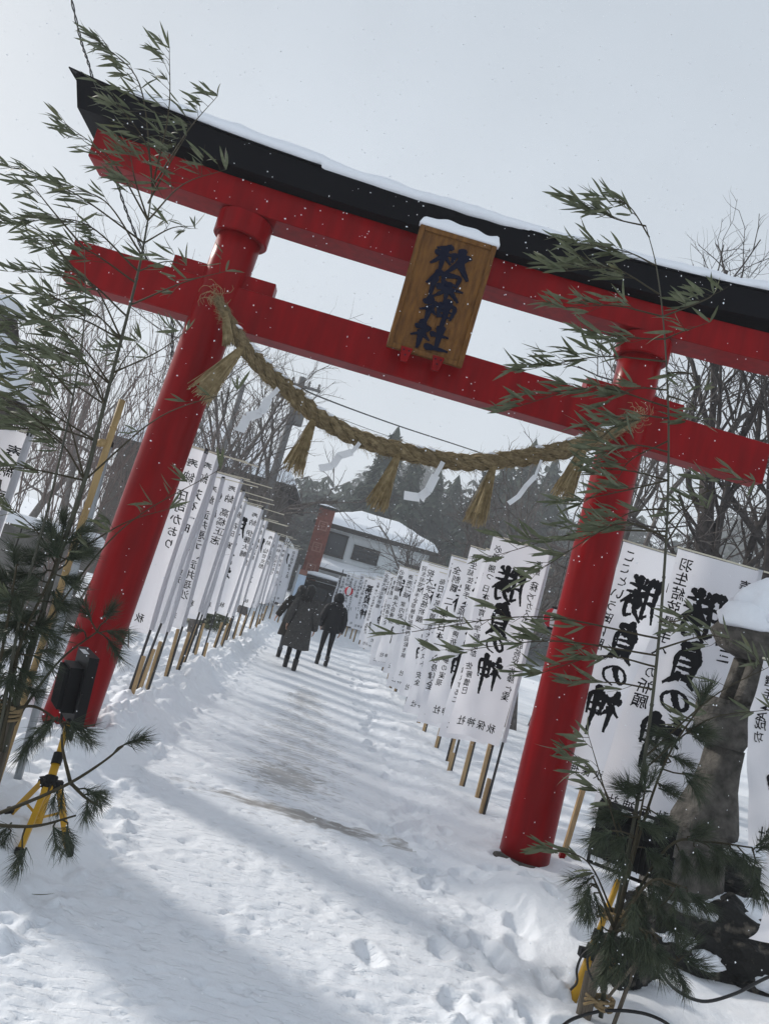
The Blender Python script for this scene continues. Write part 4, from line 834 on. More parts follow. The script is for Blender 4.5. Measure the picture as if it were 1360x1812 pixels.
# ------------------------------------------------------------------ floodlights on yellow tripods
def floodlight(label, foot, head, yaw, pitch, size, spread=0.33, hub=.45, tilt=0.0, legs=True):
    foot = np.array(foot, float); head = np.array(head, float); t = thing('floodlight_tripod', label, 'floodlight', tuple(foot)); H = head-foot
    ax = H/np.linalg.norm(H)
    mb = MB(); mb.tube([ax*(.06 if legs else -.15), ax*hub*1.05], .022, 12); mb.build('lower_mast', M['yellow'], t, True)
    mb = MB(); mb.tube([ax*hub*1.0, H-ax*.22], .016, 12); mb.build('upper_mast', M['yellow'], t, True)
    mb = MB(); mb.tube([ax*hub*1.02, ax*(hub*1.02+.06)], .027, 12); mb.build('clamp_collar', M['plastic'], t)
    mb = MB(); mb.tube([ax*hub*.70, ax*(hub*.70+.05)], .034, 10)
    for k in range(3):
        a = yaw+.6+k*2.094; e = np.array([math.cos(a), math.sin(a), 0]); mb.box(ax*hub*.72+e*.04, (.05, .035, .045), rot=Matrix.Rotation(a, 3, 'Z'))
    mb.build('leg_hub', M['plastic'], t)
    for k in range(3 if legs else 0):
        a = yaw+.6+k*2.094; e = np.array([math.cos(a), math.sin(a), 0]); q = e*spread; zf = gz(foot[0]+q[0], foot[1]+q[1])-foot[2]
        mb = MB(); mb.tube([ax*hub*.72+e*.05, q+[0, 0, zf-.01]], .019, 4, phase=.78); lg = mb.build('leg', M['yellow'], t)
        mb = MB(); mb.tube([q*.98+[0, 0, zf+.035], q*1.03+[0, 0, zf-.015]], .021, 8); mb.build('rubber_foot', M['plastic'], lg)
        mb = MB(); mb.tube([ax*hub*.25, (ax*hub*.72+e*.05)*.5+q*.5+[0, 0, 0]], .007, 5); mb.build('brace', M['yellow'], t)
    Rm = np.array(Matrix.Rotation(yaw, 3, 'Z') @ Matrix.Rotation(pitch, 3, 'X') @ Matrix.Rotation(tilt, 3, 'Y'))
    def T(mb): mb.v = [H+v @ Rm.T for v in mb.v]; return mb
    w_, h_, d_ = size
    mb = MB(); mb.box((0, 0, 0), (w_, .045, h_)); mb.box((0, .0225+d_*.5, 0), (w_*.62, d_, h_*.62), taper=None)
    for k in range(9): mb.box((-w_*.27+k*w_*.0675, .0225+d_+.012, 0), (.005, .024, h_*.56))
    mb.box((0, -.026, h_*.5-.01), (w_, .012, .022)); mb.box((0, -.026, -h_*.5+.01), (w_, .012, .022)); mb.box((-w_*.5+.01, -.026, 0), (.02, .012, h_-.046)); mb.box((w_*.5-.01, -.026, 0), (.02, .012, h_-.046))
    hd = T(mb).build('lamp_housing', M['plastic'], t)
    mb = MB(); mb.box((0, -.0245, 0), (w_-.05, .003, h_-.05)); T(mb).build('lens', M['lamp_glass'], hd)
    mb = MB(); mb.box((.0, .02, h_*.5+.002), (w_*.4, .03, .002)); T(mb).build('rating_sticker', M['paper'], hd)
    mb = MB()
    for s in (-1, 1): mb.tube(T(MB().add([(s*(w_*.5+.008), .02, 0), (s*(w_*.5+.008), .02, -h_*.5-.05)])).v[0], .010, 4)
    mb.tube(T(MB().add([(-w_*.5-.008, .02, -h_*.5-.05), (w_*.5+.008, .02, -h_*.5-.05)])).v[0], .010, 4)
    q = T(MB().add([(0, .02, -h_*.5-.05)])).v[0][0]; mb.tube([q, H-ax*.20], .014, 6)
    mb.build('yoke', M['plastic'], t)
    return t
hd = at(141, 1216, 4.55); ft = onground(40, 1503, .10)+np.array([.0, .12, 0]); ft[2] = gz(ft[0], ft[1])
floodlight('black floodlight on a yellow tripod in front of the left pillar', ft, hd, rad(118), rad(-4), (.34, .40, .07), .20, .36)
hd = at(1120, 1488, 4.3); ft = np.array([1.86, 4.22, gz(1.86, 4.22)])
floodlight('black floodlight on a yellow mast tangled in the right-hand pine bundle', ft, hd, rad(150), rad(-25), (.42, .34, .09), .13, .22, legs=False)

# ------------------------------------------------------------------ bamboo pole, steel post, lanterns, rocks, cables
q0 = at(50, 1215, 4.62); q1 = at(217, 708, 4.62); base = np.array([q0[0]-.0, 4.62, gz(q0[0], 4.62)])
t = thing('bamboo_pole', 'pale yellow bamboo pole standing behind the left greenery', 'pole', tuple(base))
mb = MB(); pts = [np.array([0, 0, -.2])]+[q0-base+(q1-q0)*s for s in np.linspace(0, 1, 9)]; mb.tube(pts, .020, 12); mb.build('culm', M['bamboo'], t, True)
mb = MB()
for s in (.05, .22, .40, .58, .75, .90):
    c = q0-base+(q1-q0)*s; mb.tube([c-[0, 0, .007], c, c+[0, 0, .007]], [.0203, .0235, .0203], 12)
mb.build('nodes', M['bamboo'], t, True)
c = q0-base+(q1-q0)*.85; mb = MB(); mb.tube([c+[-.07, .05, -.02], c+[-.02, -.03, -.02]], .024, 10); mb.build('cross_stub', M['bamboo'], t, True)
q0 = at(118, 1120, 4.9); q1 = at(192, 790, 4.9); base = np.array([q0[0], 4.9, gz(q0[0], 4.9)])
t = thing('steel_post', 'grey steel post right behind the yellow bamboo pole', 'post', tuple(base))
mb = MB(); mb.tube([(0, 0, -.2), tuple(q1-base)], .024, 12); mb.build('tube', M['steel'], t, True); mb = MB(); mb.lathe([(.028, 0), (.028, .03), (.01, .04)], tuple(q1-base), 10); mb.build('end_cap', M['plastic'], t)

def superring(cx, cy, z, rx, ry, n=20, p=3.0, rot=0.0):
    a = np.arange(n)*2*math.pi/n; c, s = np.cos(a), np.sin(a); x = np.sign(c)*np.abs(c)**(2/p)*rx; y = np.sign(s)*np.abs(s)**(2/p)*ry
    return np.stack([cx+x*math.cos(rot)-y*math.sin(rot), cy+x*math.sin(rot)+y*math.cos(rot), np.full(n, z)], -1)
def lantern(label, snow_label, loc, mirror, sc=1.0, finial=False):
    t = thing('stone_lantern', label, 'stone lantern', loc, 0); m = -1 if mirror else 1
    def part(name, rows, seed, n=24, p=3.2, amp=.018):
        R_ = np.array([superring(m*cx*sc, cy*sc, z*sc, rx*sc, ry*sc, n, p) for cx, cy, z, rx, ry in rows]); c = R_.mean(1, keepdims=True)
        d = 1+amp*6*fbm(R_*4+seed, 3, seed)*.18; R_ = c+(R_-c)*d[..., None]; mb = MB(); mb.loft(R_); return mb.build(name, M['stone'], t, True)
    part('base_rock', [(.0, 0, -.25, .24, .24), (-.02, 0, .40, .23, .23), (-.03, 0, .66, .21, .2), (-.03, 0, .80, .17, .18), (-.02, 0, .83, .10, .12)], 1, amp=.12)
    part('pedestal', [(.04, 0, .76, .19, .18), (.04, 0, .85, .195, .18), (.05, 0, .98, .16, .16), (.06, 0, 1.10, .12, .14), (.065, 0, 1.22, .105, .13), (.07, 0, 1.36, .10, .13)], 2)
    part('shelf_stone', [(.02, 0, 1.36, .13, .15), (.02, 0, 1.42, .15, .17), (.02, 0, 1.58, .165, .18), (.02, 0, 1.66, .155, .17)], 3)
    for s in (-1, 1): part('fire_box_pillar', [(.08+.0*s, s*.09, 1.66, .062, .05), (.10, s*.09, 1.80, .060, .05), (.12, s*.09, 1.95, .062, .05)], 4+s)
    part('roof_stone', [(.16, 0, 1.95, .12, .14), (.15, 0, 2.00, .24, .26), (.15, 0, 2.10, .30, .31), (.16, 0, 2.20, .24, .25), (.16, 0, 2.27, .14, .14)], 6, p=2.6, amp=.08)
    if finial: part('finial', [(.16, 0, 2.25, .08, .08), (.16, 0, 2.38, .13, .13), (.16, 0, 2.50, .15, .15), (.16, 0, 2.62, .10, .10), (.16, 0, 2.70, .02, .02)], 7, p=2)
    mb = MB(); l = np.array(loc)
    blob(mb, l+np.array([m*.20*sc, -.05, 2.27*sc]), (.31*sc, .30*sc, .23*sc), 4, .20, 1.7, 3, flat=-.35); blob(mb, l+np.array([m*-.02*sc, -.12, 2.18*sc]), (.19*sc, .20*sc, .13*sc), 3, .2, 2, 5, flat=-.3)
    tag(mb.build('snow_cap', M['snow'], smooth=True), snow_label, 'snow', kind='stuff')
    mb = MB(); blob(mb, l+np.array([m*.24*sc, -.24, .79*sc]), (.13, .08, .045), 3, .2, 2, 8); tag(mb.build('snow_cap', M['snow'], smooth=True), snow_label.replace('roof', 'base rock').replace('heap', 'small patch'), 'snow', kind='stuff')
lantern('weathered stone lantern with a flared pedestal at the right edge among the banners', 'thick heap of snow on the roof of the right-hand stone lantern', (2.81, 5.15, .0), False, 1.025)
lantern('weathered stone lantern behind the bamboo leaves at the left edge', 'thick heap of snow on the roof of the left-hand stone lantern', (-2.32, 4.95, .05), True, 1.06, True)
mb = MB(); blob(mb, np.array([-2.50, 4.90, 2.86]), (.17, .17, .08), 3, .2, 2, 9); tag(mb.build('snow_cap', M['snow'], smooth=True), 'pad of snow on the finial of the left-hand stone lantern', 'snow', kind='stuff')

def boulder(label, c, r, seed, rz=0.0, sub=5):
    t = thing('boulder', label, 'boulder', (c[0], c[1], gz(c[0], c[1]))); mb = MB(); blob(mb, (0, 0, c[2]), r, sub, .30, 1.9, seed, rz=rz, facet=.10); v = mb.v[-1]; mb.v[-1] = v+0.012*fbm(v*16, 3, seed)[:, None]*np.sign(v)
    mb.build('rock', M['rock'], t, smooth=False); return t
boulder('long dark lichen-spotted boulder in the snow in the lower right corner', (3.07, 4.95, .04), (.62, .30, .34), 4, -.10)
boulder('small dark boulder behind the foot of the right-hand bundle', (2.16, 4.42, .05), (.17, .13, .12), 6)
boulder('dark flat rock ledge under the right-hand stone lantern', (3.10, 5.22, .46), (.56, .15, .11), 8, -.10)
mb = MB()
blob(mb, (3.07, 5.0, .39), (.56, .20, .11), 4, .22, 1.6, 2, rz=-.12)
for c, r_ in (((2.62, 4.74, .24), (.12, .06, .04)), ((2.80, 4.70, .17), (.10, .05, .05)), ((3.2, 4.66, .15), (.14, .06, .05))): blob(mb, c, r_, 3, .35, 2.4, int(c[0]*10))
tag(mb.build('snow_blanket', M['snow'], smooth=True), 'smooth blanket of snow over the dark boulder in the lower right corner', 'snow', kind='stuff')
mb = MB(); blob(mb, (3.15, 5.26, .56), (.44, .12, .045), 3, .25, 2, 4, rz=-.12); tag(mb.build('snow_blanket', M['snow'], smooth=True), 'thin snow on the flat rock ledge under the right-hand lantern', 'snow', kind='stuff')
def cable(label, pts, Y, r_=.0085):
    mb = MB(); P_ = [at(x, y, Y if not isinstance(Y, (list, tuple)) else Y[i]) for i, (x, y) in enumerate(pts)]; mb.tube(cr(P_, 8), r_, 7); tag(mb.build('power_cable', M['cable'], smooth=True), label, 'cable')
cable('thick black cable sagging from the bundle across the dark boulder to the right edge', [(1160, 1690), (1172, 1725), (1200, 1755), (1245, 1772), (1300, 1758), (1345, 1735), (1390, 1715)], [3.8, 3.9, 4.0, 4.05, 4.1, 4.15, 4.2], .0085)
cable('black cable on the snow running right from the foot of the right-hand bundle', [(1070, 1788), (1110, 1789), (1150, 1797), (1185, 1816), (1210, 1850)], [3.85, 3.85, 3.8, 3.7, 3.55], .008)
cable('black cable on the snow running left from the foot of the right-hand bundle', [(1058, 1790), (1030, 1797), (1000, 1811), (960, 1850)], [3.85, 3.82, 3.75, 3.55], .008)
cable('thin black cable loop with a frayed tip hanging left of the right-hand bundle', [(1052, 1672), (1030, 1690), (1020, 1715), (1020, 1738), (1008, 1752)], 3.85, .006)
cable('short black cable loop close against the right-hand bundle', [(1056, 1686), (1040, 1692), (1040, 1715), (1048, 1735)], 3.84, .006)
cable('small black cable loop dangling at the right of the bundle post', [(1085, 1738), (1092, 1750), (1104, 1748), (1112, 1730), (1108, 1700)], 3.86, .005)

# ------------------------------------------------------------------ people
def skin_mesh(verts, edges, radii, sub=2):
    me = bpy.data.meshes.new('body'); me.from_pydata([tuple(v) for v in verts], edges, []); o = bpy.data.objects.new('body', me); COL.objects.link(o)
    s = o.modifiers.new('skin', 'SKIN'); s.use_smooth_shade = True
    for k, sv in enumerate(me.skin_vertices[0].data): sv.radius = radii[k] if isinstance(radii[k], tuple) else (radii[k], radii[k]); sv.use_root = (k == 0)
    ss = o.modifiers.new('sub', 'SUBSURF'); ss.levels = sub; ss.render_levels = sub
    bpy.context.view_layer.update(); n = bpy.data.meshes.new_from_object(o.evaluated_get(bpy.context.evaluated_depsgraph_get()))
    bpy.data.objects.remove(o); return n
def person(label, px, py, H, heading, legs, arms, bodymat, coat, hair, skinm, trousers, boots, hem, hood=False, hairwind=0.0, cw=1.0):
    g = onground(px, py, 0.0); t = thing('person', label, 'person', (g[0], g[1], gz(g[0], g[1])-.01), heading); k = H/1.68
    V = []; E = []; Rr = []
    def add(p, r, par=None): V.append(np.array(p, float)*k); Rr.append(tuple(np.array(r)*k) if isinstance(r, tuple) else r*k); n = len(V)-1; (E.append((par, n)) if par is not None else None); return n
    pel = add((0, 0, .90), (.145, .105)); sp = add((0, .0, 1.08), (.125, .09), pel); ch = add((0, .005, 1.28), (.155, .105), sp); nk = add((0, .01, 1.42), .055, ch); hd0 = add((0, .02, 1.485), .058, nk)
    hd1 = add((0, .03, 1.545), (.078, .092), hd0); hd2 = add((0, .028, 1.61), (.076, .09), hd1); add((0, .025, 1.655), .05, hd2); add((0, .12, 1.545), .016, hd1)
    for s, (fk, fa, fz) in zip((-1, 1), legs):
        h = add((s*.088, 0, .84), .088, pel); kn = add((s*.095, fk, .47), .058, h); an = add((s*.095, fa, .09+fz), .038, kn); add((s*.105, fa+.13, .045+fz*.4), .036, an)
    for s, (el, wr) in zip((-1, 1), arms):
        sh = add((s*.175, 0, 1.345), .062, ch); e = add(el, .043, sh); w_ = add(wr, .028, e); dv = np.array(wr)-np.array(el); dv = dv/np.linalg.norm(dv)
        pm = add(np.array(wr)+dv*.055, (.030, .018), w_); sd = np.cross(dv, [1, 0, 0]); sd /= np.linalg.norm(sd)
        for j, (o_, L_) in enumerate(((-.027, .072), (-.009, .082), (.009, .078), (.027, .060))):
            a = add(np.array(wr)+dv*.095+sd*o_, .0095, pm); b = add(np.array(wr)+dv*(.095+L_*.5)+sd*o_*1.1+np.array([-s*.008, 0, 0]), .0085, a); add(np.array(wr)+dv*(.095+L_)+sd*o_+np.array([-s*.028, 0, 0]), .007, b)
        a = add(np.array(wr)+dv*.05-sd*.034, .011, pm); add(np.array(wr)+dv*.085-sd*.052+np.array([-s*.01, 0, 0]), .009, a)
    me = skin_mesh(V, E, Rr, 2)
    for m in (trousers, skinm): me.materials.append(m)
    for p in me.polygons:
        z = p.center[2]/k; p.material_index = 1 if (z > 1.40 or (abs(p.center[0])/k > .19 and z < .98)) else 0; p.use_smooth = True
    link('body', me, t)
    # face and ears
    mb = MB(); blob(mb, np.array([0, .122, 1.545])*k, (.012, .020, .022), 2, 0); mb.build('nose', skinm, t, True)
    for s in (-1, 1):
        mb = MB(); blob(mb, np.array([s*.080, .02, 1.555])*k, (.012, .022, .032), 2, .1); mb.build('ear', skinm, t, True)
        mb = MB(); blob(mb, np.array([s*.030, .108, 1.575])*k, (.012, .008, .008), 2, 0); mb.build('eye', M['plastic'], t, True)
    mb = MB(); blob(mb, np.array([0, .110, 1.505])*k, (.022, .008, .006), 2, 0); mb.build('mouth', M['lip'], t, True)
    # coat
    rr = np.random.default_rng(int(px)); a = np.arange(28)*2*math.pi/28
    rows = [(hem, .245*cw, .175*cw, 0, -.01), (hem+.02, .25*cw, .18*cw, 0, -.01), (hem+.28*(1.05-hem), .235*cw, .17*cw, 0, -.005), (hem+.6*(1.05-hem), .215*cw, .16*cw, 0, 0), (1.05, .195, .145, 0, 0), (1.2, .195, .14, 0, 0), (1.32, .205, .135, 0, 0), (1.385, .165, .12, 0, 0), (1.425, .10, .095, 0, .005), (1.47, .085, .09, 0, .01)]
    rings = []
    for z, rx, ry, cx, cy in rows:
        fold = 1+.045*np.sin(a*5+z*2+px)*max(0, (1.15-z))+.03*np.sin(a*9+z*5)*max(0, 1.2-z)
        rings.append(np.stack([(cx+rx*np.cos(a)*fold)*k, (cy+ry*np.sin(a)*fold)*k, np.full(28, z*k)+.012*np.sin(a*3+px)*(z < hem+.05)], -1))
    mb = MB(); mb.loft(cr(np.array(rings).reshape(len(rows), -1), 4).reshape(-1, 28, 3), cap=True)
    for s, (el, wr) in zip((-1, 1), arms):
        p = cr(np.array([(s*.13, 0, 1.35), (s*.19, 0, 1.30), np.array(el), np.array(wr)*.92+np.array(el)*.08, np.array(wr)])*k, 5); n = len(p)
        mb.tube(p, np.interp(np.linspace(0, 1, n), [0, .3, .65, 1], [.095, .085, .072, .062])*k*(1+.05*np.sin(np.arange(n)*2.3)), 14)
    mb.build('coat', coat, t, True)
    if hood:
        mb = MB(); blob(mb, np.array([0, -.005, 1.565])*k, (.125*k, .130*k, .145*k), 3, .06, 3, 2); blob(mb, np.array([0, -.06, 1.43])*k, (.15*k, .10*k, .07*k), 3, .1, 3, 2)
        v = mb.v[0]; mb.v[0] = v; mb.build('hood', coat, t, True)
    # hair
    mb = MB(); v, f = ico(3); q = v*np.array([.099, .112, .12]); q[:, 1] = np.where(q[:, 1] > .055, .055+(q[:, 1]-.055)*.25, q[:, 1]); q[:, 2] = np.maximum(q[:, 2], -.085); mb.add((q*(1+.05*fbm(v*6, 2, 3))[:, None]+np.array([0, .012, 1.585]))*k, f)
    if hair != 'short':
        for j in range(26):
            x = rr.uniform(-.09, .09); p0 = np.array([x, -.075+.04*abs(x)/.09, 1.60]); L_ = rr.uniform(.22, .34)
            p = [p0, p0+[-hairwind*.10-.0, -.045, -.10], p0+[-hairwind*.35+rr.normal(0, .012), -.06+rr.normal(0, .01), -L_*.75], p0+[-hairwind*rr.uniform(.6, 1.0)+rr.normal(0, .02), -.05+rr.normal(0, .02), -L_*(1-.2*hairwind)]]
            mb.tube(cr(np.array(p)*k, 4), np.linspace(.022, .007, 13)*k, 5)
    mb.build('hair', M['hair'], t, True)
    for s, (fk, fa, fz) in zip((-1, 1), legs):
        mb = MB(); b = np.array([s*.095, fa, fz]); mb.loft([superring(b[0]*k, (b[1]+.045)*k, (fz+.005)*k, .047*k, .135*k, 16, 2.6), superring(b[0]*k, (b[1]+.045)*k, (fz+.035)*k, .050*k, .138*k, 16, 2.6), superring(b[0]*k, (b[1]+.02)*k, (fz+.085)*k, .048*k, .095*k, 16, 2.3), superring(b[0]*k, b[1]*k, (fz+.14)*k, .052*k, .058*k, 16, 2), superring(b[0]*k, b[1]*k, (fz+.23)*k, .056*k, .060*k, 16, 2)])
        mb.build('boot', boots, t, True)
    return t
M['hair'] = mat('black_hair', (.010, .009, .008), .45, .4); M['skin'] = mat('skin', (.48, .29, .21), .55, .35); M['lip'] = mat('lip', (.35, .12, .10), .5, .4)
M['coat1'] = mat('charcoal_wool', (.066, .064, .061), .95, .1, var=.25, vscale=30); M['coat2'] = mat('black_padding', (.010, .010, .012), .7, .25); M['coat3'] = mat('dark_brown_wool', (.035, .031, .027), .9, .1)
M['tr1'] = mat('black_tights', (.012, .012, .013), .8, .2); M['tr3'] = mat('grey_denim', (.10, .105, .115), .9, .1); M['boots'] = mat('dark_leather', (.014, .013, .013), .5, .4)
person('woman walking away in a long charcoal coat, her long dark hair blown to the left', 511, 1183, 1.68, 0.0, [(.06, .16, 0), (.02, -.10, .0)], [((-.25, -.06, 1.10), (-.27, .02, .88)), ((.25, -.04, 1.08), (.27, .10, .86))], None, M['coat1'], 'long', M['skin'], M['tr1'], M['boots'], .43, hairwind=.10, cw=1.08)
person('person in a black hooded jacket and black trousers walking away on the right', 567, 1177, 1.66, 0.05, [(.05, .10, 0), (.04, -.16, .03)], [((-.24, -.02, 1.08), (-.23, .14, .90)), ((.25, -.05, 1.09), (.24, .05, .85))], None, M['coat2'], 'short', M['skin'], M['coat2'], M['boots'], .80, hood=True, cw=.88)
person('companion mostly hidden beyond the long-coated woman, sleeve and grey trousers showing', 499, 1166, 1.62, 0.08, [(.10, .18, 0), (.02, -.16, .05)], [((-.28, -.06, 1.12), (-.36, -.02, .92)), ((.24, -.02, 1.08), (.22, .12, .90))], None, M['coat3'], 'long', M['skin'], M['tr3'], M['boots'], .52, hairwind=.16, cw=1.02)

# ------------------------------------------------------------------ buildings at the end of the path
M['wall_l'] = mat('grey_blue_render', (.60, .64, .66), .9, .1, var=.06, vscale=1.5); M['wall_d'] = mat('weathered_boards', (.085, .075, .066), .9, .1, var=.25, vscale=3, stretch=(1, 1, 6)); M['eave'] = mat('dark_eave', (.045, .040, .036), .85, .2)
M['glass'] = mat('window_glass', (.03, .035, .04), .12, .5); M['brick'] = mat('red_brown_board', (.20, .075, .056), .85, .15, var=.18, vscale=6); M['pale'] = mat('faded_lettering', (.29, .155, .125), .9, .1); M['block'] = mat('concrete_block', (.17, .165, .155), .95, .1, var=.25, vscale=4, bump=.3)
def window(t, x0, x1, z0, z1, y, nx=4, nz=2, lattice=True):
    mb = MB(); w_ = .06
    mb.box(((x0+x1)/2, y-.04, z1), (x1-x0+.2, .14, .09)); mb.box(((x0+x1)/2, y-.04, z0), (x1-x0+.2, .14, .09)); mb.box((x0-.04, y-.036, (z0+z1)/2), (.08, .13, z1-z0-.09)); mb.box((x1+.04, y-.036, (z0+z1)/2), (.08, .13, z1-z0-.09))
    fr = mb.build('window', M['eave'], t)
    mb = MB(); mb.box(((x0+x1)/2, y-.012, (z0+z1)/2), (x1-x0, .02, z1-z0-.09)); mb.build('pane', M['glass'], fr)
    mb = MB()
    for k in range(1, nx): mb.box((x0+(x1-x0)*k/nx, y-.055, (z0+z1)/2), (.035, .04, z1-z0-.09))
    for k in range(1, nz): mb.box(((x0+x1)/2, y-.060, z0+(z1-z0)*k/nz), (x1-x0, .035, .035))
    if mb.v: mb.build('bars', M['eave'], fr)
    return fr
def hip_roof(t, x0, x1, y0, y1, ze, zr, over, thick=.28, ridge=.28):
    X0, X1, Y0, Y1 = x0-over, x1+over, y0-over, y1+over; ym = (Y0+Y1)/2; ra = X0+(X1-X0)*ridge*1.25; rb = X1-(X1-X0)*ridge*1.25
    mb = MB(); mb.add([(X0, Y0, ze-.16), (X1, Y0, ze-.16), (X1, Y1, ze-.16), (X0, Y1, ze-.16), (X0, Y0, ze), (X1, Y0, ze), (X1, Y1, ze), (X0, Y1, ze), (ra, ym, zr), (rb, ym, zr)],
        [[3, 2, 1, 0], [0, 1, 5, 4], [1, 2, 6, 5], [2, 3, 7, 6], [3, 0, 4, 7], [4, 5, 9, 8], [6, 7, 8, 9]], [[5, 6, 9], [7, 4, 8]]); rf = mb.build('roof', M['eave'], t)
    mb = MB(); e = .10; n = 24
    def surf(u, v):   # u along x, v across y, snow thickness rounded at the eaves
        x = X0+e+(X1-X0-2*e)*u; y = Y0+e+(Y1-Y0-2*e)*v
        d = np.minimum.reduce([(y-Y0), (Y1-y), (x-X0)*(ym-Y0)/(ra-X0), (X1-x)*(ym-Y0)/(X1-rb)]); z = ze+(zr-ze)*np.clip(d/(ym-Y0), 0, 1)
        dd = np.minimum.reduce([u, 1-u, v, 1-v]); return np.stack([x, y, z+thick*smooth(-.001, .05, dd)**.5*(1+.12*fbm(xy3(x, y, .9), 3, 7))+.02], -1)
    U, V = np.meshgrid(np.linspace(0, 1, 40), np.linspace(0, 1, 28)); mb.grid(surf(U, V)); s = mb.build('roof_snow', M['snow'], rf, True)
    return rf
def house(label, x0, x1, y0, y1, zw, zr, wallm, over=.5, thick=.3, wins=()):
    z0 = -.2; t = thing('house', label, 'house', (0, 0, 0)); mb = MB(); mb.box(((x0+x1)/2, (y0+y1)/2, (zw+z0)/2), (x1-x0, y1-y0, zw-z0)); mb.build('wall', wallm, t)
    hip_roof(t, x0, x1, y0, y1, zw+.17, zr, over, thick)
    for wv in wins: window(t, *wv)
    return t
hz = 45.0
t = house('pale grey house with a snowy hipped roof and lattice window beyond the path', -1.2, 5.3, 45, 53, 5.15, 6.75, M['wall_l'], .6, .30, [(.95, 2.35, 3.75, 4.55, 45, 5, 3), (-.75, .35, 3.6, 4.9, 45, 1, 1), (4.1, 5.0, 3.3, 4.3, 45, 3, 2)])
mb = MB(); mb.add([(-1.5, 43.7, 2.62), (7.2, 43.7, 2.62), (7.2, 44.98, 3.05), (-1.5, 44.98, 3.05), (-1.5, 43.7, 2.74), (7.2, 43.7, 2.74), (7.2, 44.98, 3.17), (-1.5, 44.98, 3.17)], [[3, 2, 1, 0], [4, 5, 6, 7], [0, 1, 5, 4], [1, 2, 6, 5], [2, 3, 7, 6], [3, 0, 4, 7]]); pr = mb.build('porch_roof', M['eave'], t)
mb = MB(); U, V = np.meshgrid(np.linspace(0, 1, 50), np.linspace(0, 1, 8)); xx = -1.45+8.6*U; yy = 43.72+1.2*V; mb.grid(np.stack([xx, yy, 2.76+.40*V+.20*smooth(-.01, .2, np.minimum(V, np.minimum(U, 1-U)*8))**.6*(1+.2*fbm(xy3(xx, yy), 3, 3))], -1)); mb.build('porch_snow', M['snow'], pr, True)
mb = MB()
for x in (-1.3, 1.2, 3.9, 6.9): mb.box((x, 43.9, 1.25), (.14, .14, 2.9))
mb.build('porch_posts', M['eave'], t)
house('low dark house with a snow roof left of the red-brown signboard', -7.6, -3.2, 46, 53, 3.3, 4.6, M['wall_d'], .5, .3, [(-6.5, -5.0, 1.2, 2.4, 46, 3, 2)])
house('dark timber house with deep roof snow behind the left-hand banners', -9.5, -2.75, 31, 40, 5.0, 7.4, M['wall_d'], .55, .32, [(-8.8, -7.6, 2.9, 4.0, 31, 3, 2), (-6.2, -4.8, 3.2, 4.2, 31, 3, 2)])
# tall red-brown signboard
c = at(548, 1012, 41.5); c2 = at(583, 902, 41.5); t = thing('signboard', 'tall red-brown signboard with three faded square characters at the end of the path', 'sign', (c[0]+.0, 41.5, 0))
mb = MB(); w_ = .86; mb.box((0, 0, c2[2]/2), (w_, .22, c2[2])); bev(mb.build('board', M['brick'], t), .02); mb = MB(); mb.box((0, 0, c2[2]+.06), (w_+.25, .45, .12)); mb.build('cap', M['eave'], t); mb = MB(); U, V = np.meshgrid(np.linspace(-1, 1, 12), np.linspace(-1, 1, 7)); mb.grid(np.stack([U*.6, V*.22, c2[2]+.125+.10*(1-U**4)*(1-V**4)], -1)); mb.build('cap_snow', M['snow'], t, True)
for k in range(3):
    mb = MB(); z_ = c2[2]-.95-k*1.18
    for (dx, dz, w2, h2) in ((0, .22, .50, .07), (0, -.22, .50, .07), (-.22, 0, .07, .366), (.22, 0, .07, .366), (.0, .02*(k-1), .26, .06), (.03*(k-1), -.09, .06, .14), (0, .11, .2, .05)): mb.box((dx, -.113-.0005*len(mb.v), z_+dz), (w2, .004, h2))
    mb.build('faded_character', M['pale'], t)
# open pavilion with a snow-laden edge and dark glazed front
p0 = at(528, 1014, 37.0); p1 = at(640, 1040, 37.0); zt = (p0[2]+p1[2])/2; x0, x1 = p0[0], p1[0]+1.0
t = thing('pavilion', 'low open shelter with a snow-laden roof edge and dark glass front behind the walkers', 'shelter', (0, 0, 0))
mb = MB(); mb.box(((x0+x1)/2, 38.6, zt-.10), (x1-x0, 3.4, .14)); rf = mb.build('roof', M['eave'], t)
mb = MB(); rings = []
for x in np.linspace(x0-.05, x1+.05, 60):
    a = np.linspace(0, 2*math.pi, 12, endpoint=False); th = .15+.05*vnoise(np.array([[x*1.5, 1, 1]]), 3)[0]; th *= min(1, max(.05, (x-x0+.05)*4), max(.05, (x1+.05-x)*4)); rings.append([(x, 38.55+1.75*math.cos(q), zt+.02+max(-.05, math.sin(q))*th*1.3) for q in a])
mb.loft(rings); mb.build('roof_snow', M['snow'], rf, True)
for x in (x0+.25, (x0+x1)/2+.35, x1-.3):
    for y in (37.1, 40.0): mb = MB(); mb.box((x, y, (zt-.17)/2), (.13, .13, zt-.17)); mb.build('support_post', M['steel'], t)
mb = MB(); mb.box(((x0+x1)/2, 40.3, (zt-.2)/2), (x1-x0-.1, .12, zt-.2)); mb.build('back_wall', M['wall_d'], t)
n = 5
for k in range(n):
    xa = x0+.2+(x1-x0-.4)*k/n; xb = xa+(x1-x0-.4)/n-.10; window(t, xa, xb, .95, zt-.45, 40.24, 2, 2)
mb = MB(); mb.box(((x0+x1)/2-.5, 38.4, .36), (1.9, .55, .08)); mb.box(((x0+x1)/2-1.2, 38.4, .16), (.1, .4, .34)); mb.box(((x0+x1)/2+.2, 38.4, .16), (.1, .4, .34)); mb.build('counter', M['eave'], t)
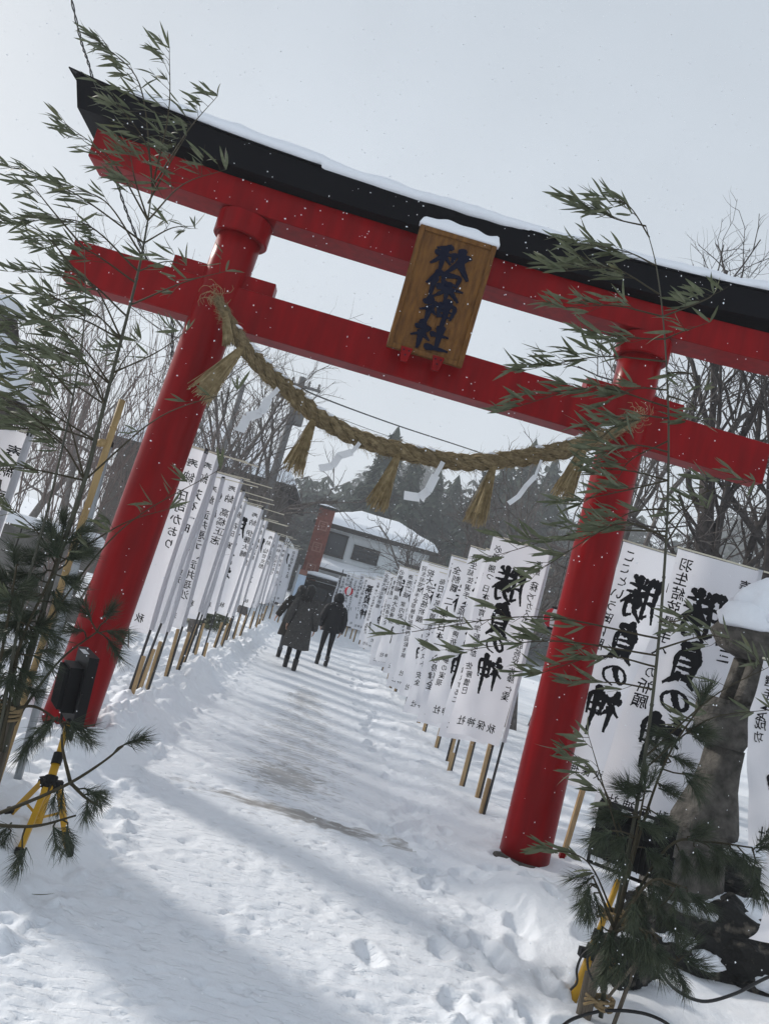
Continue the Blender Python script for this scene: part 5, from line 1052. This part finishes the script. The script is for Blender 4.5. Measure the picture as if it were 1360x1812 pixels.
# slim pale blue banner sign and grey post at the left end
c = at(497, 1110, 29.5); t = thing('steel_post', 'slim grey post at the far end of the left-hand banners', 'post', (c[0], 29.5, 0)); mb = MB(); mb.tube([(0, 0, -.2), (0.05, 0, 2.3)], .05, 10); mb.build('tube', M['steel'], t, True); mb = MB(); mb.lathe([(.055, 0), (.03, .03)], (.05, 0, 2.3), 10); mb.build('end_cap', M['plastic'], t)
M['ltblue'] = mat('pale_blue_board', (.50, .60, .72), .7, .2, var=.1, vscale=5); c = at(512, 1090, 31.0); t = thing('upright_sign', 'narrow pale blue upright sign with an orange head, left of the walkers', 'sign', (c[0], 31, 0))
mb = MB(); mb.box((0, 0, 1.15), (.42, .06, 1.6)); mb.build('board', M['ltblue'], t); mb = MB(); mb.box((0, 0, 2.06), (.42, .06, .20)); mb.build('head_strip', M['pale'], t); mb = MB(); mb.box((-.16, .05, .9), (.04, .04, 2.0)); mb.box((.16, .05, .9), (.04, .04, 2.0)); mb.build('frame', M['steel'], t)
# block wall with snow, far left
t = thing('block_wall', 'grey concrete wall capped with snow among the shrubs at the left', 'wall', (0, 0, 0))
for k in range(9):
    for j in range(4):
        x = -8.6+k*.62+(.31 if j % 2 else 0); mb = MB(); mb.box((x, 11.0+.01*((k*7+j*3) % 3), .12+j*.36), (.60, .16, .34)); mb.build('concrete_block', M['block'], t)
mb = MB(); U, V = np.meshgrid(np.linspace(0, 1, 60), np.linspace(-1, 1, 9)); xx = -8.95+5.9*U; mb.grid(np.stack([xx, 11+V*.13, 1.40+.16*(1-V**4)*smooth(0, .03, np.minimum(U, 1-U))*(1+.3*vnoise(xy3(xx, V, 2), 4))], -1)); mb.build('snow_coping', M['snow'], t, True)
# paper lanterns
def paper_lantern(label, px, py, Y, r_):
    c = at(px, py, Y); t = thing('paper_lantern', label, 'paper lantern', tuple(c)); a = np.linspace(-1.25, 1.25, 15)
    mb = MB(); n = 24; ang = np.arange(n)*2*math.pi/n; rings = []
    for i, q in enumerate(a): rr_ = r_*math.cos(q)*(1+.03*(i % 2)); rings.append(np.stack([rr_*np.cos(ang), rr_*np.sin(ang), np.full(n, r_*1.08*math.sin(q))], -1))
    mb.loft(rings); mi = np.tile(((np.arange(n)//4) % 2), len(a)-1); mb.m[0] = np.concatenate([mi]).astype(np.int32); mb.build('paper_body', [M['paper'], M['lred']], t, True)
    for s in (-1, 1): mb = MB(); mb.lathe([(r_*.36, -.02), (r_*.36, .02)], (0, 0, s*r_*1.05), 14); mb.build('rim', M['plastic'], t)
    mb = MB(); mb.tube([(0, 0, r_*1.05), (0.0, 0, r_*1.05+.55)], .004, 5); mb.build('hanging_cord', M['cable'], t)
M['lred'] = mat('red_paper', (.55, .03, .05), .8, .2, transl=.3)
paper_lantern('red and white striped paper lantern hanging before the far banner cluster', 617, 1046, 26.0, .14)
paper_lantern('red and white paper lantern peeping out from behind the right pillar', 977, 1094, 7.9, .095)
t = thing('lantern_line', 'thin line carrying paper lanterns behind the right pillar along the banners', 'line'); mb = MB(); a = at(977, 1094, 7.9)+[0, 0, .65]; b = at(617, 1046, 26.0)+[0, 0, .69]; c0 = np.array([2.14, 6.63, a[2]+.05]); m_ = (a+b)/2-[0, 0, .12]; mb.tube(cr([c0, a, m_, b, b+(b-a)*.2], 12), .004, 4); mb.build('cord', M['cable'], t)
for p in (b+(b-a)*.2,): mb = MB(); mb.tube([(p[0], p[1], -.2), tuple(p+[0, 0, .1])], .02, 8); mb.build('line_post', M['pole'], t)
# utility poles and lines
def upole(label, px, py, Y, r_=.13, arm=True):
    c = at(px, py, Y); t = thing('utility_pole', label, 'utility pole', (c[0], Y, 0)); mb = MB(); mb.tube([(0, 0, -.3), (0, 0, c[2])], [r_, r_*.7], 12); mb.build('shaft', M['steel2'], t, True)
    if arm:
        for z in (.35, .9): mb = MB(); mb.box((0, -.12, c[2]-z), (1.5, .09, .09)); mb.build('crossarm', M['steel2'], t)
        for x in (-.65, -.3, .3, .65): mb = MB(); mb.lathe([(.03, 0), (.05, .05), (.03, .10), (.05, .15), (.02, .2)], (x, -.12, c[2]-.30), 8); mb.build('insulator', M['block'], t)
        mb = MB(); mb.lathe([(.16, 0), (.17, .05), (.17, .55), (.1, .6)], (.28, -.05, c[2]-1.75), 12); mb.build('transformer', M['steel2'], t, True)
    return c
M['steel2'] = mat('weathered_pole', (.16, .16, .16), .85, .2)
c1 = upole('utility pole with crossarms and a transformer behind the hanging rope', 536, 668, 27.0, .17); upole('plain grey utility pole left of the rope behind the bare branches', 431, 680, 31.0, .15, False)
def wire(label, pts, r_=.012):
    mb = MB(); mb.tube(cr(pts, 10), r_, 5); tag(mb.build('power_line', M['cable']), label, 'power line')
wire('thick power line crossing the sky between the rope and the conifer', [c1-[0, 0, .3], at(560, 700, 27.5), at(700, 752, 33), at(868, 808, 40), at(1010, 862, 52)], .03)
wire('second thin power line from the pole crossarm towards the hill', [c1-[.5, 0, .9], at(640, 755, 33), at(760, 800, 44), at(930, 872, 60)], .014)
mb = MB(); P_ = cr([at(118, -40, 9), at(143, 70, 9), at(163, 135, 9), at(207, 320, 9), at(240, 415, 9), at(300, 552, 9.1), at(306, 640, 9.2), at(330, 800, 9.4)], 16); s = np.arange(len(P_))*.9
for k in (0, math.pi): mb.tube(P_+np.stack([np.cos(s+k), np.sin(s+k), 0*s], -1)*.013, .0085, 5)
tag(mb.build('twisted_wire', M['cable'], smooth=True), 'twisted two-strand wire hanging down past the left tip of the gate', 'wire')

# ------------------------------------------------------------------ bare trees
def tree_mesh(seed, H, r0, levels, trunk_h, spread=.75, up=.25, n0=6, twigm='bark', lean=(0, 0), fine=1.0, crook=.12, stems=1):
    r = np.random.default_rng(seed); tr, crn = MB(), MB()
    def grow(p, d, L_, rd, lv):
        k = 6 if lv < 2 else (5 if lv < 3 else 4); pts = [p]; dd = d/np.linalg.norm(d)
        for i in range(k-1):
            dd = dd + r.normal(0, crook*(1+.35*lv), 3)+np.array([0, 0, up*.16]); dd /= np.linalg.norm(dd); pts.append(pts[-1]+dd*L_/(k-1))
        pts = np.array(pts); end = rd*(.55 if lv < levels-1 else .25)
        (tr if lv == 0 else crn).tube(pts, np.linspace(rd, end, k), [9, 6, 5, 4, 3, 3][min(lv, 5)], cap=lv < 2)
        if lv >= levels-1: return
        nch = int(round((n0 if lv == 0 else r.integers(4, 6))*fine)) if lv < levels-2 else r.integers(3, 6)
        for c in range(nch):
            f = (.45+.55*(c+.8)/nch) if lv == 0 else (.18+.82*(c+r.random())/nch); i = min(int(f*(k-1)), k-2); q = pts[i]+(pts[i+1]-pts[i])*(f*(k-1)-i)
            ax = pts[i+1]-pts[i]; ax /= np.linalg.norm(ax); side = np.cross(ax, r.normal(0, 1, 3)); side /= np.linalg.norm(side)
            a = spread*r.uniform(.65, 1.25); nd = ax*math.cos(a)+side*math.sin(a); nd[2] += up*.3
            grow(q, nd, L_*r.uniform(.50, .78)*(1.15 if lv == 0 else 1)*(1-.35*(f if lv else 0)), max(.0028 if lv > 2 else .005, (rd+(end-rd)*f)*r.uniform(.38, .6)), lv+1)
    for s_ in range(stems):
        st = np.array([r.normal(0, .25), r.normal(0, .25), -.15]) if stems > 1 else np.array([0, 0, -.2])
        d0 = np.array([lean[0], lean[1], 1.0])+(r.normal(0, .22, 3) if stems > 1 else 0); grow(st, d0, trunk_h*(r.uniform(.7, 1.1) if stems > 1 else 1), r0*(r.uniform(.6, 1.1) if stems > 1 else 1), 0)
    k = H/max(.1, max(v[:, 2].max() for v in crn.v))
    for mb in (tr, crn): mb.v = [v*np.array([1, 1, 1]) *(k if stems == 1 else 1) for v in mb.v]
    return tr.mesh('trunk', M[twigm], True), crn.mesh('crown', M[twigm], False)
def plant(meshes, name, label, cat, x, y, sc, rz, group):
    t = thing(name, label, cat, (x, y, gz(x, y)-.05), rz, group); t.scale = (sc, sc, sc); link('trunk', meshes[0], t); link('crown', meshes[1], t); return t
TB = [tree_mesh(201, 8.0, .10, 5, 3.0, .72, .35, 6), tree_mesh(202, 7.0, .08, 5, 2.2, .66, .5, 6), tree_mesh(203, 6.0, .085, 5, 1.6, .90, .2, 5, crook=.15), tree_mesh(204, 9.0, .10, 5, 3.6, .62, .45, 6), tree_mesh(205, 5.0, .06, 5, 1.3, .80, .5, 5)]
TS = [tree_mesh(301, 4.6, .019, 4, 2.4, .42, .75, 4, 'bark2', stems=4, crook=.08, fine=.8), tree_mesh(302, 4.2, .016, 4, 2.1, .48, .7, 4, 'bark2', stems=3, crook=.09, fine=.8), tree_mesh(303, 5.0, .020, 4, 2.6, .38, .8, 4, 'bark2', stems=4, crook=.07, fine=.8)]
def gx(px, Y, py=1000): return at(px, py, Y)[0]
TB += [tree_mesh(207, 9.6, .125, 5, 3.4, .66, .42, 7, 'bark3', fine=1.05), tree_mesh(208, 8.6, .105, 5, 2.6, .75, .35, 7, 'bark3', crook=.14)]
TG = 'bare trees beyond the right-hand banners'
for lab, m, x, y, s, rz in [
    ('large bare tree whose thick dark trunk rises behind the banners at the right edge', 5, gx(1312, 11.5, 960), 11.5, 1.0, .4), ('bare cherry tree with low arching limbs just right of the right pillar', 6, gx(1225, 10.2, 1050), 10.2, .62, 2.2),
    ('tall bare tree with its twig tops above the right end of the black lintel', 6, gx(1210, 13.5, 1050), 13.5, 1.15, 1.2), ('slender bare tree reaching up behind the right pillar', 1, gx(1000, 16.0, 1050), 16.0, 1.42, 1.1),
    ('spreading bare tree whose twigs fill the gap right of the right pillar', 2, gx(1130, 12.8, 1060), 12.8, 1.0, 5.0), ('bare tree rising above the right end of the beams at the frame edge', 5, gx(1175, 12.8, 1050), 12.8, 1.20, 2.0),
    ('bare tree standing behind the nearest right-hand banners', 4, gx(960, 15.0, 1090), 15.0, 1.05, .9), ('bushy bare tree just left of the right pillar under the rope end', 2, gx(920, 18.5, 1060), 18.5, .95, 2.9), ('thin bare tree under the fourth tassel', 1, gx(850, 23.0, 1060), 23.0, .95, 4.0),
    ('bare tree in front of the snowy hipped roof', 4, gx(775, 26.0, 1050), 26.0, 1.08, 1.9), ('bare sapling before the right corner of the pale house', 1, gx(735, 32.0, 1040), 32.0, .72, 3.0), ('tall upright bare tree in front of the conifer hill', 1, gx(905, 29.0, 1060), 29.0, 1.25, 5.5), ('pale bare tree farther right beyond the banners', 0, gx(1000, 33.0, 1060), 33.0, 1.0, .2)]:
    plant(TB[m], 'bare_tree', lab, 'tree', x, y, s, rz, TG)
TG = 'bare trees behind the left-hand banners'
for lab, m, x, y, s, rz in [
    ('bare tree behind the left-hand banners with limbs spreading right under the rope', 1, gx(400, 20.0, 960), 20.0, 1.1, .2), ('tangled bare tree before the dark timber house', 0, gx(350, 23.0, 960), 23.0, .98, 1.2), ('bare tree between the utility poles', 4, gx(465, 25.0, 980), 25.0, 1.45, 2.2), ('bare tree leaning over the dark timber house roof', 1, gx(300, 18.0, 960), 18.0, 1.0, 4.4), ('pale bare tree near the red-brown signboard', 1, gx(505, 44.5, 1020), 43.5, .85, 5.1),
    ('bare tree showing between lintel and tie beam near the left pillar', 3, gx(385, 15.5, 980), 15.5, .86, 3.0)]:
    plant(TB[m], 'bare_tree', lab, 'tree', x, y, s, rz, TG)
for k, (px, Y, m, s) in enumerate(sorted([(30, 9.0, 0, 1.0), (100, 9.8, 1, 1.05), (190, 9.4, 2, .95), (255, 11.5, 1, 1.1), (140, 12.5, 0, 1.15), (10, 14.5, 1, 1.3), (200, 14.0, 2, 1.2), (-20, 11.0, 2, 1.1)])):
    plant(TS[m], 'bare_shrub', f'thin-stemmed reddish bare shrub in the left thicket, {ORD[k]} counting from the left edge', 'shrub', gx(px, Y, 950), Y, s, k*1.3, 'bare shrubs in the left thicket')
for k, (px, Y) in enumerate([(-20, 34), (40, 36), (110, 33)]): plant(TB[(k+1) % 5], 'bare_tree', f'hazy bare tree in the distance beyond the left thicket, {ORD[k]} from the left edge', 'tree', gx(px, Y, 950), Y, 1.15+.1*k, k*2.0, 'hazy bare trees far left')
# low dark clipped shrubs poking out of the snow beside the left-hand banners
for k, (px, py) in enumerate([(388, 1118), (402, 1110)]):
    c = onground(px, py, .15); t = thing('low_shrub', ['dark low shrub dusted with snow under the left-hand banners, nearer one', 'dark low shrub dusted with snow under the left-hand banners, farther one'][k], 'shrub', (c[0]-.35, c[1], gz(c[0], c[1]))); r = np.random.default_rng(k); mb = MB(); mb2 = MB()
    for i in range(420):
        d = r.normal(0, 1, 3); d[2] = abs(d[2]); d /= np.linalg.norm(d); p = d*np.array([.5, .45, .42])*r.uniform(.6, 1); s = r.normal(0, .035, 3); q = np.cross(s, d); mb.add([p-s, p+q*.5, p+s, p-q*.5], [[0, 1, 2, 3]])
        if i % 10 == 0: mb2.tube([(0, 0, -.05), tuple(p*.9)], [.008, .003], 4, cap=False)
    mb.build('leaves', M['leaf'], t)['kind'] = 'stuff'; mb2.build('stems', M['bark'], t)

# ------------------------------------------------------------------ hill and conifers
def hill_z(x, y):
    x = np.asarray(x, float); y = np.asarray(y, float)
    return (34*smooth(70, 190, y)*smooth(-45, 40, x)*(1+.25*fbm(xy3(x, y, .018), 3, 3)) + 5*smooth(75, 190, y)*smooth(20, -90, x)) - 1.2
X, Y = np.meshgrid(np.linspace(-290, 290, 90), np.linspace(66, 325, 60)); mb = MB(); mb.grid(np.stack([X, Y, hill_z(X, Y)], -1)); tag(mb.build('hill', M['bank_snow'], smooth=True), kind='structure')
M['conifer'] = mat('conifer_foliage', (.030, .045, .032), .8, .2, col2=(.055, .072, .052), vscale=1.5)
def conifer_verts(seed, H, tiers, npt, quad):
    r = np.random.default_rng(seed); mb = MB(); w0 = H*r.uniform(.24, .32)
    for i in range(tiers):
        f = i/tiers; z = H*(.10+.90*f); R_ = w0*(1-f**1.6)**.9*r.uniform(.7, 1.2)+.25
        for j in range(npt):
            a = j*2*math.pi/npt+r.normal(0, .25)+i*.7; L_ = R_*r.uniform(.6, 1.15); d = np.array([math.cos(a), math.sin(a), 0]); s = np.array([-d[1], d[0], 0])*L_*r.uniform(.15, .26); top = np.array([0, 0, z+H*.055]); tip = d*L_+np.array([0, 0, z-H*.03*r.uniform(0, 1.6)]); m_ = d*L_*.55+np.array([0, 0, z+.012*H])
            mb.add([top, m_-s, tip, m_+s], [[0, 1, 2, 3]])
            if quad:
                for q in range(3): p = d*L_*r.uniform(.35, 1)+np.array([0, 0, z-.02*H])+r.normal(0, .10, 3); e = r.normal(0, .15, 3); g = r.normal(0, .10, 3)-np.array([0, 0, .12]); mb.add([p-e, p+g, p+e, p-g*.4], [[0, 1, 2, 3]])
    return mb
CF = [conifer_verts(400+k, 1.0*14, 32, 14, True).mesh('crown', M['conifer']) for k in range(3)]; mbt = MB(); mbt.tube([(0, 0, -.5), (0, 0, 13)], [.22, .03], 7); CT = mbt.mesh('trunk', M['bark'], True)
CFP = [(705, 66, 755), (742, 70, 800), (668, 72, 812), (640, 68, 850), (780, 74, 830), (620, 78, 870), (690, 78, 790), (812, 80, 842), (870, 76, 822), (905, 70, 800), (948, 74, 780), (985, 80, 810), (725, 62, 860), (655, 60, 890), (840, 64, 872)]
CFL = sorted(c_[0] for c_ in CFP)
for k, (px, Y, zt) in enumerate(CFP):
    p = at(px, zt, Y); z0 = max(0, float(hill_z(p[0], Y))); t = thing('conifer_tree', ('tallest dark conifer tree rising behind the rope' if k == 0 else f'dark hazy conifer at the foot of the hill, {ORD[CFL.index(px)]} conifer from the left'), 'tree', (p[0], Y, z0-.3), k*1.7, None if k == 0 else 'conifers at the foot of the hill'); s = (p[2]-z0)/14; t.scale = (max(s, .75)*.85, max(s, .75)*.85, s); link('trunk', CT, t); link('crown', CF[k % 3], t)
r = np.random.default_rng(9); protos = [conifer_verts(500+k, 1.0*10, 9, 8, False) for k in range(3)]; pv = [(np.vstack(p.v), np.vstack([f for f in p.f])) for p in protos]; mb = MB()
for i in range(3400):
    x, y = r.uniform(-13, 150), r.uniform(84, 200)
    if fbm(np.array([[x*.03, y*.03, 1]]), 3, 8)[0] < -.38 or (x < -20 and r.random() < .5): continue
    v, f = pv[i % 3]; s = r.uniform(.8, 1.5); a = r.uniform(0, 6.28); q = v*np.array([s*1.25, s*1.25, s]); q = np.stack([q[:, 0]*math.cos(a)-q[:, 1]*math.sin(a), q[:, 0]*math.sin(a)+q[:, 1]*math.cos(a), q[:, 2]], -1); mb.add(q+np.array([x, y, float(hill_z(x, y))-.3]), f)
tag(mb.build('hillside_forest', M['conifer']), 'grey far-off conifer forest covering the snowy hillside', 'forest', kind='stuff')

# ------------------------------------------------------------------ falling snow and the hazy air
r = np.random.default_rng(5); oc = np.array([[1, 0, 0], [-1, 0, 0], [0, 1, 0], [0, -1, 0], [0, 0, 1], [0, 0, -1]], float); of = np.array([[0, 2, 4], [2, 1, 4], [1, 3, 4], [3, 0, 4], [2, 0, 5], [1, 2, 5], [3, 1, 5], [0, 3, 5]]); N = 24000
d = 1.5+17*r.random(N)**.62; ang = r.uniform(-.62, .66, N); p = np.stack([d*np.tan(ang), d, CAMZ+d*r.uniform(-.62, .95, N)], -1); ok_ = p[:, 2] > .05; p = p[ok_]; d = d[ok_]; N = len(p); sz = r.uniform(.0019, .0046, N)*(1+.9*(r.random(N) < .06));  sz = np.minimum(sz, .0011*d); jit = 1+.35*r.normal(0, 1, (N, 6, 1)); vv = p[:, None]+oc[None]*sz[:, None, None]*np.clip(jit, .4, 1.8)
mb = MB(); mb.add(vv.reshape(-1, 3), (of[None]+6*np.arange(N)[:, None, None]).reshape(-1, 3)); M['flake'] = mat('snow_flake', (.86, .88, .92), .9, .1, transl=.4); tag(mb.build('falling_snow', M['flake']), 'fine snowflakes drifting through the air before the gate', 'falling snow', kind='stuff')
HAZE = 0.0020
hm = bpy.data.materials.new('snowy_air'); hm.use_nodes = True; ht = hm.node_tree; ht.nodes.remove(ht.nodes['Principled BSDF']); pvn = ht.nodes.new('ShaderNodeVolumePrincipled'); pvn.inputs['Density'].default_value = HAZE; pvn.inputs['Color'].default_value = (.90, .93, .97, 1); pvn.inputs['Anisotropy'].default_value = 0.2; ht.links.new(pvn.outputs[0], ht.nodes['Material Output'].inputs['Volume'])
mb = MB(); mb.box((0, 130, 29), (900, 420, 68)); tag(mb.build('haze', hm), kind='stuff')
